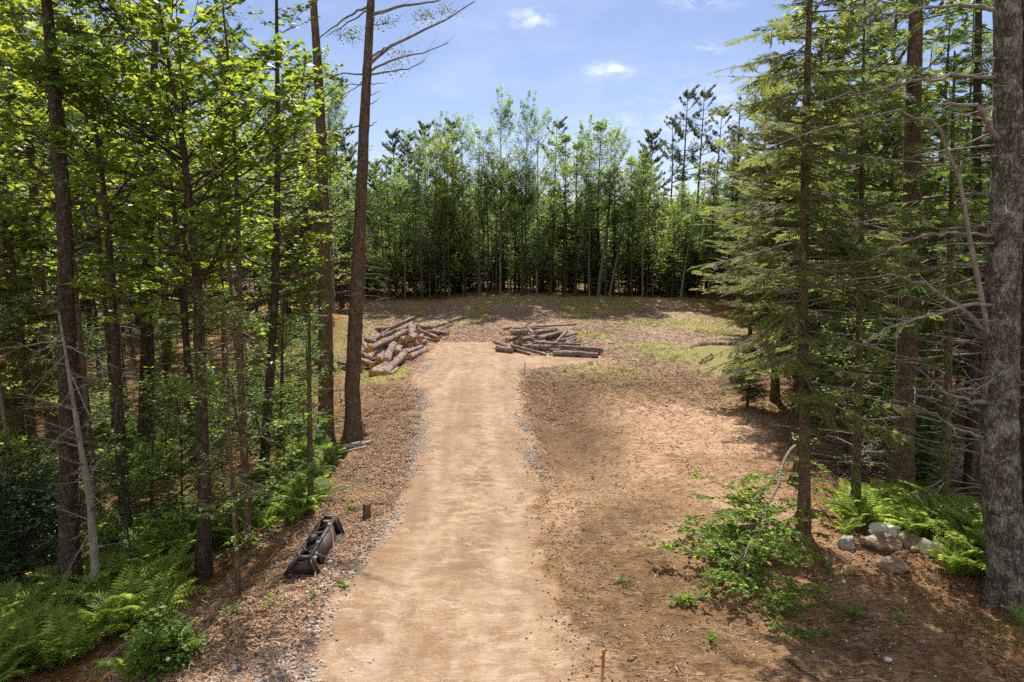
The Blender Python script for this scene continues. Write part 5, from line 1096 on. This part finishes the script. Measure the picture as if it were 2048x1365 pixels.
def box(mb, c, s, R=None):
    V = np.array([[x, y, z] for x in (-.5, .5) for y in (-.5, .5) for z in (-.5, .5)])*np.array(s)
    if R is not None: V = V@np.array(R).T
    mb.add(V+np.array(c), np.array([[0, 1, 3, 2], [4, 6, 7, 5], [0, 4, 5, 1], [2, 3, 7, 6], [0, 2, 6, 4], [1, 5, 7, 3]]))
def stake(u, v, h, w, label, top=True, lean=.03):
    b = G(u, v); o = thing('survey_stake', tuple(b), 0, label, 'stake'); a = MB(); k = .6 if top else 1
    q = lambda z: np.array([lean*z, 0, z]); hh = [-.1, h*k]; th = np.arange(4)*PI/2+PI/4
    tubes(a, np.array([q(-.1), q(0), q(h*k)]), np.array([w*.4, w, w]), 4); a.build('post', M['stake'], o)
    if top: t = MB(); tubes(t, np.array([q(h*k), q(h*.98), q(h)]), np.array([w*1.06, w*1.06, w*.9]), 4, cap=True); t.build('painted_top', M['orange'], o)
stake(1203, 1385, .62, .019, 'wooden survey stake with bright orange top at the bottom edge')
stake(1049, 748, .55, .02, 'thin dark survey stake by the white stones below the right log pile', False)
stake(1089, 652, .6, .022, 'thin stake standing behind the right log pile', False, 0); stake(1174, 668, .6, .02, 'thin stake on the chip field right of the log pile', False, 0); stake(987, 630, .7, .02, 'thin stake in the far shade left of centre', False, 0)
def pipes():
    for i, (a, b, r, l) in enumerate([((602, 917), (743, 888), .045, 'longest grey plastic pipe lying under the two pines'), ((630, 911), (722, 893), .04, 'grey pipe on top of the pipe bundle'), ((626, 918), (735, 896), .035, 'front grey pipe of the bundle')]):
        p = G(*a); q = G(*b); p[2] = gz(*p[:2])+r+.02; q[2] = gz(*q[:2])+r+.02
        if i == 1: p[2] += .07; q[2] += .07; p[1] -= .02
        if i == 2: p[1] -= .08; q[1] -= .08
        base = p.copy(); o = thing('plastic_pipe', tuple(base), 0, l, 'pipe', 'grey pipes under the two pines'); mb = MB(); t = np.linspace(0, 1, 8)[:, None]; c = (p+(q-p)*t)-base
        k = 12; tubes(mb, c, np.full(8, r), k); mb.build('tube', M['pipe'], o); i2 = MB(); tubes(i2, c, np.full(8, r*.86), k); i2.build('bore', M['steel'], o)
        e = MB(); d = nrm((q-p)); ee = np.array([[0, 0, 0], d*.12]); tubes(e, np.vstack([ee[:1]-d*.02, ee[1:]]), np.array([r*1.15, r*1.15]), k); e.build('socket', M['pipe'], o)
pipes()

# ------------------------------------------------------------------ black steel frame (loader attachment) beside the drive
def steel_frame():
    A = G(636, 1148); Bq = G(684, 1072)      # front foot near end, front foot far end
    d = Bq-A; d[2] = 0; L = np.linalg.norm(d); d = d/L; nL = np.array([-d[1], d[0], 0.]); A[2] -= .07; o = thing('loader_frame', tuple(A), math.atan2(d[1], d[0]), 'black steel loader attachment frame with side plates and a hose beside the drive', 'steel frame')
    # local: x along the front (to the back right), y to the left (away from the road), z up
    L = max(L, 1.0); W = .6; H = .38; tilt = R_(14)
    def bar(mb, p, q, w, h):
        p = np.array(p, float); q = np.array(q, float); dd = nrm(q-p); c = (p+q)/2; up = np.array([0, 0, 1.]) if abs(dd[2]) < .9 else np.array([0, 1., 0]); y = nrm(np.cross(up, dd)); z = np.cross(dd, y); box(mb, c, (np.linalg.norm(q-p), w, h), np.stack([dd, y, z], -1))
    for x0, nm in ((.0, 'near'), (L, 'far')):     # two side frames: trapezoid plates with outer flange
        s = MB(); bar(s, (x0, 0, 0), (x0, .12, H), .035, .13); bar(s, (x0, .12, H), (x0, .36, H*1.02), .05, .07); bar(s, (x0, 0, .03), (x0, W, .03), .05, .06); bar(s, (x0, .36, H), (x0, W, .06), .045, .06); box(s, (x0, W*.45, H*.42), (.012, W*.7, H*.7)); sp_ = s.build('side_plate', M['steel'], o)
        f = MB(); bar(f, (x0-.03, -.015, .03), (x0-.03, .105, H-.02), .11, .02); f.build('flange', M['pipe'] if nm == 'nope' else M['panelm'], sp_)
    r = MB(); bar(r, (0, 0, .03), (L, 0, .03), .06, .07); r.build('bottom_rail', M['steel'], o)
    r = MB(); bar(r, (0, .14, H), (L, .14, H), .07, .05); top_ = r.build('top_rail', M['steel'], o)
    r = MB(); bar(r, (0, W, .05), (L, W, .05), .06, .06); r.build('rear_rail', M['steel'], o)
    pn = MB(); box(pn, (L*.52, .07, H*.52), (L*.62, .02, H*.86), np.array([[1, 0, 0], [0, math.cos(-.22), -math.sin(-.22)], [0, math.sin(-.22), math.cos(-.22)]])); pn.build('front_panel', M['panelm'], o)
    for i in range(5):
        t = MB(); x = L*(.12+.19*i); bar(t, (x, .12, H*.98), (x+.04, W*.97, .12), .022, .03); t.build('tine', M['steel'], o)
    gr = MB()
    for zz in (.12, .22, .32): bar(gr, (.01, .06, zz), (.01, W*.9-.9*zz, zz), .012, .012)
    gr.build('grille', M['steel'], o)
    h = MB(); t = np.linspace(0, 1, 26); cx = L*(.12+.66*t); cy = .12-.17*np.sin(t*PI); cz = H*1.04-.36*np.sin(t*PI)**.8+.03*np.sin(t*9)
    tubes(h, np.stack([cx, cy, cz], -1), np.full(26, .011), 8); h.build('hose', M['rubber'], o)
    h = MB(); t = np.linspace(0, 1, 20); tubes(h, np.stack([L*(.2+.5*t), .3+.2*np.sin(t*5), H*.9+.1*np.sin(t*PI)], -1), np.full(20, .012), 8); h.build('hose', M['steel'], o)
    fl = MB(); box(fl, (L*.5, W*.5, .07), (L*.97, W*.9, .012)); fl.build('floor_plate', M['steel'], o)
    bk = MB(); box(bk, (L*.5, W*.72, H*.42), (L*.95, .012, H*.7)); bk.build('back_plate', M['steel'], o)
    m = MB(); box(m, (L*.5, .35, H*.85), (.2, .14, .12)); m.build('motor_housing', M['steel'], o)
    for p in ((L*.3, .14, H+.03), (L*.75, .14, H+.03)):
        c = MB(); tubes(c, np.array([p, (p[0], p[1], p[2]+.04), (p[0], p[1], p[2]+.045)]), np.array([.025, .025, .012]), 8, cap=True); c.build('bolt', M['pipe'], top_)
steel_frame()

# ------------------------------------------------------------------ pond
def pond():
    xs = np.linspace(PONDC[0]-3, PONDC[0]+3, 40); ys = np.linspace(PONDC[1]-5.6, PONDC[1]+5.6, 60); XX, YY = np.meshgrid(xs, ys); zW = -.2
    inside = height(XX, YY) < zW+.05; idx = np.arange(XX.size).reshape(XX.shape)
    q = np.stack([idx[:-1, :-1], idx[:-1, 1:], idx[1:, 1:], idx[1:, :-1]], -1).reshape(-1, 4); mk = inside.reshape(-1)[q].any(1); q = q[mk]; u, inv = np.unique(q, return_inverse=True)
    V = np.stack([XX, YY, np.full_like(XX, zW)], -1).reshape(-1, 3)[u]; mb = MB(); mb.add(V, inv.reshape(-1, 4)); o = mb.build('pond_water', M['water']); o['kind'] = 'structure'; o['label'] = 'murky olive water in a small dug pond'
pond()

# ------------------------------------------------------------------ sky, sun, camera
SUN_EL, SUN_AZ = R_(53), R_(5)     # azimuth measured from +Y towards +X
w = bpy.data.worlds.new('World'); bpy.context.scene.world = w; w.use_nodes = True; nt = w.node_tree; nt.nodes.clear(); b = NB(nt)
sky = b.n('ShaderNodeTexSky', sky_type='NISHITA'); sky.sun_disc = False; sky.sun_elevation = SUN_EL; sky.sun_rotation = SUN_AZ; sky.air_density = 1.0; sky.dust_density = .3; sky.ozone_density = 2.5; sky.altitude = 100
tc = b.n('ShaderNodeTexCoord').outputs['Generated']
col = sky.outputs[0]; col = b.mix(1., col, (1.04, .96, 1.05), 'MULTIPLY'); col = b.mix(.04, col, (8.2, 8.2, 8.6))
cl = None
for (u, v, du, dv, amp) in [(1065, 38, 42, 18, .9), (1222, 143, 50, 16, .9), (1420, 98, 30, 12, .8), (1400, 0, 50, 12, .9), (1230, 245, 90, 26, .35), (1420, 235, 110, 70, .45), (1000, 265, 120, 20, .25), (960, 45, 50, 25, .2)]:
    d = ray(u, v); d = d/np.linalg.norm(d)
    sx = du/F; sy = dv/F
    rt = np.array([1., 0, 0]); rt = rt-d*rt.dot(d); rt /= np.linalg.norm(rt); up = np.cross(rt, d)
    def dot(vec, off):
        nd = b.n('ShaderNodeVectorMath', operation='DOT_PRODUCT'); b.l(tc, nd.inputs[0]); nd.inputs[1].default_value = vec; return b.math('SUBTRACT', nd.outputs['Value'], off)
    a = b.math('DIVIDE', dot(tuple(rt), float(rt.dot(d))), sx); c = b.math('DIVIDE', dot(tuple(up), float(up.dot(d))), sy)
    fwd = b.n('ShaderNodeVectorMath', operation='DOT_PRODUCT'); b.l(tc, fwd.inputs[0]); fwd.inputs[1].default_value = tuple(d)
    r2 = b.math('ADD', b.math('MULTIPLY', a, a), b.math('MULTIPLY', c, c)); e = b.math('MULTIPLY', b.math('POWER', 2.718, b.math('MULTIPLY', r2, -1.)), amp*.62)
    e = b.math('MULTIPLY', e, b.math('GREATER_THAN', fwd.outputs['Value'], .5))
    cl = e if cl is None else b.math('ADD', cl, e)
nz_ = b.noise(b.scale(tc, (1, 1, 2.2)), 26, 6, .62, .3)
f = b.math('MULTIPLY', cl, b.rmap(nz_, .42, .66, 0, 1.), True)
nt2 = b.noise(b.scale(tc, (1, 1, 3)), 5, 5, .6); f = b.math('MAXIMUM', f, b.rmap(nt2, .5, .8, 0, .14))
col = b.mix(f, col, (13, 13, 13.8))
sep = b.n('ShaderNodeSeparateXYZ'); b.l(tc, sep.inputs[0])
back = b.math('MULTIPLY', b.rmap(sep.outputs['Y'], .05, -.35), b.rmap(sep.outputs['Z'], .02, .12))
fill_cloud = b.rmap(b.noise(b.scale(tc, (1, 1, 1.8)), 2.6, 6, .6, .3), .40, .50)  # bright unseen clouds behind the camera, added as fill light
col = b.mix(b.math('MULTIPLY', back, fill_cloud), col, (10.2, 10, 9.9))
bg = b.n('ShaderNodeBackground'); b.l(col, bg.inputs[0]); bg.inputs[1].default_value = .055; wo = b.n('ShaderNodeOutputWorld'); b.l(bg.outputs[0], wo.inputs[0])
sl = bpy.data.lights.new('sun', 'SUN'); sl.energy = 4.8; sl.angle = R_(.53); sl.color = (1., .94, .85); so = bpy.data.objects.new('sun', sl); C.objects.link(so)
from mathutils import Vector
sd = Vector((math.sin(SUN_AZ)*math.cos(SUN_EL), math.cos(SUN_AZ)*math.cos(SUN_EL), math.sin(SUN_EL))); so.rotation_mode = 'QUATERNION'; so.rotation_quaternion = (-sd).to_track_quat('-Z', 'Y')
so.location = (0, 0, 30)
cam = bpy.data.cameras.new('camera'); cam.lens = 24; cam.sensor_width = 36; cam.clip_end = 3000; cam.clip_start = .1; co = bpy.data.objects.new('camera', cam); C.objects.link(co)
co.location = (0, 0, CAMZ); co.rotation_euler = (PI/2-TH, 0, 0); S = bpy.context.scene; S.camera = co
S.view_settings.view_transform = 'Standard'; S.view_settings.look = 'None'; S.view_settings.exposure = 1.08; S.view_settings.gamma = 1; S.view_settings.use_curve_mapping = False
S.render.engine = 'CYCLES'; cy = S.cycles; cy.max_bounces = 7; cy.diffuse_bounces = 5; cy.glossy_bounces = 2; cy.transmission_bounces = 4; cy.transparent_max_bounces = 4; cy.caustics_reflective = False; cy.caustics_refractive = False
cy.sample_clamp_indirect = 4; cy.use_adaptive_sampling = True; cy.adaptive_threshold = .02; cy.use_denoising = False
S.render.film_transparent = False
print('FACES', sum(len(m.polygons) for m in bpy.data.meshes), 'OBJ', len(bpy.data.objects))
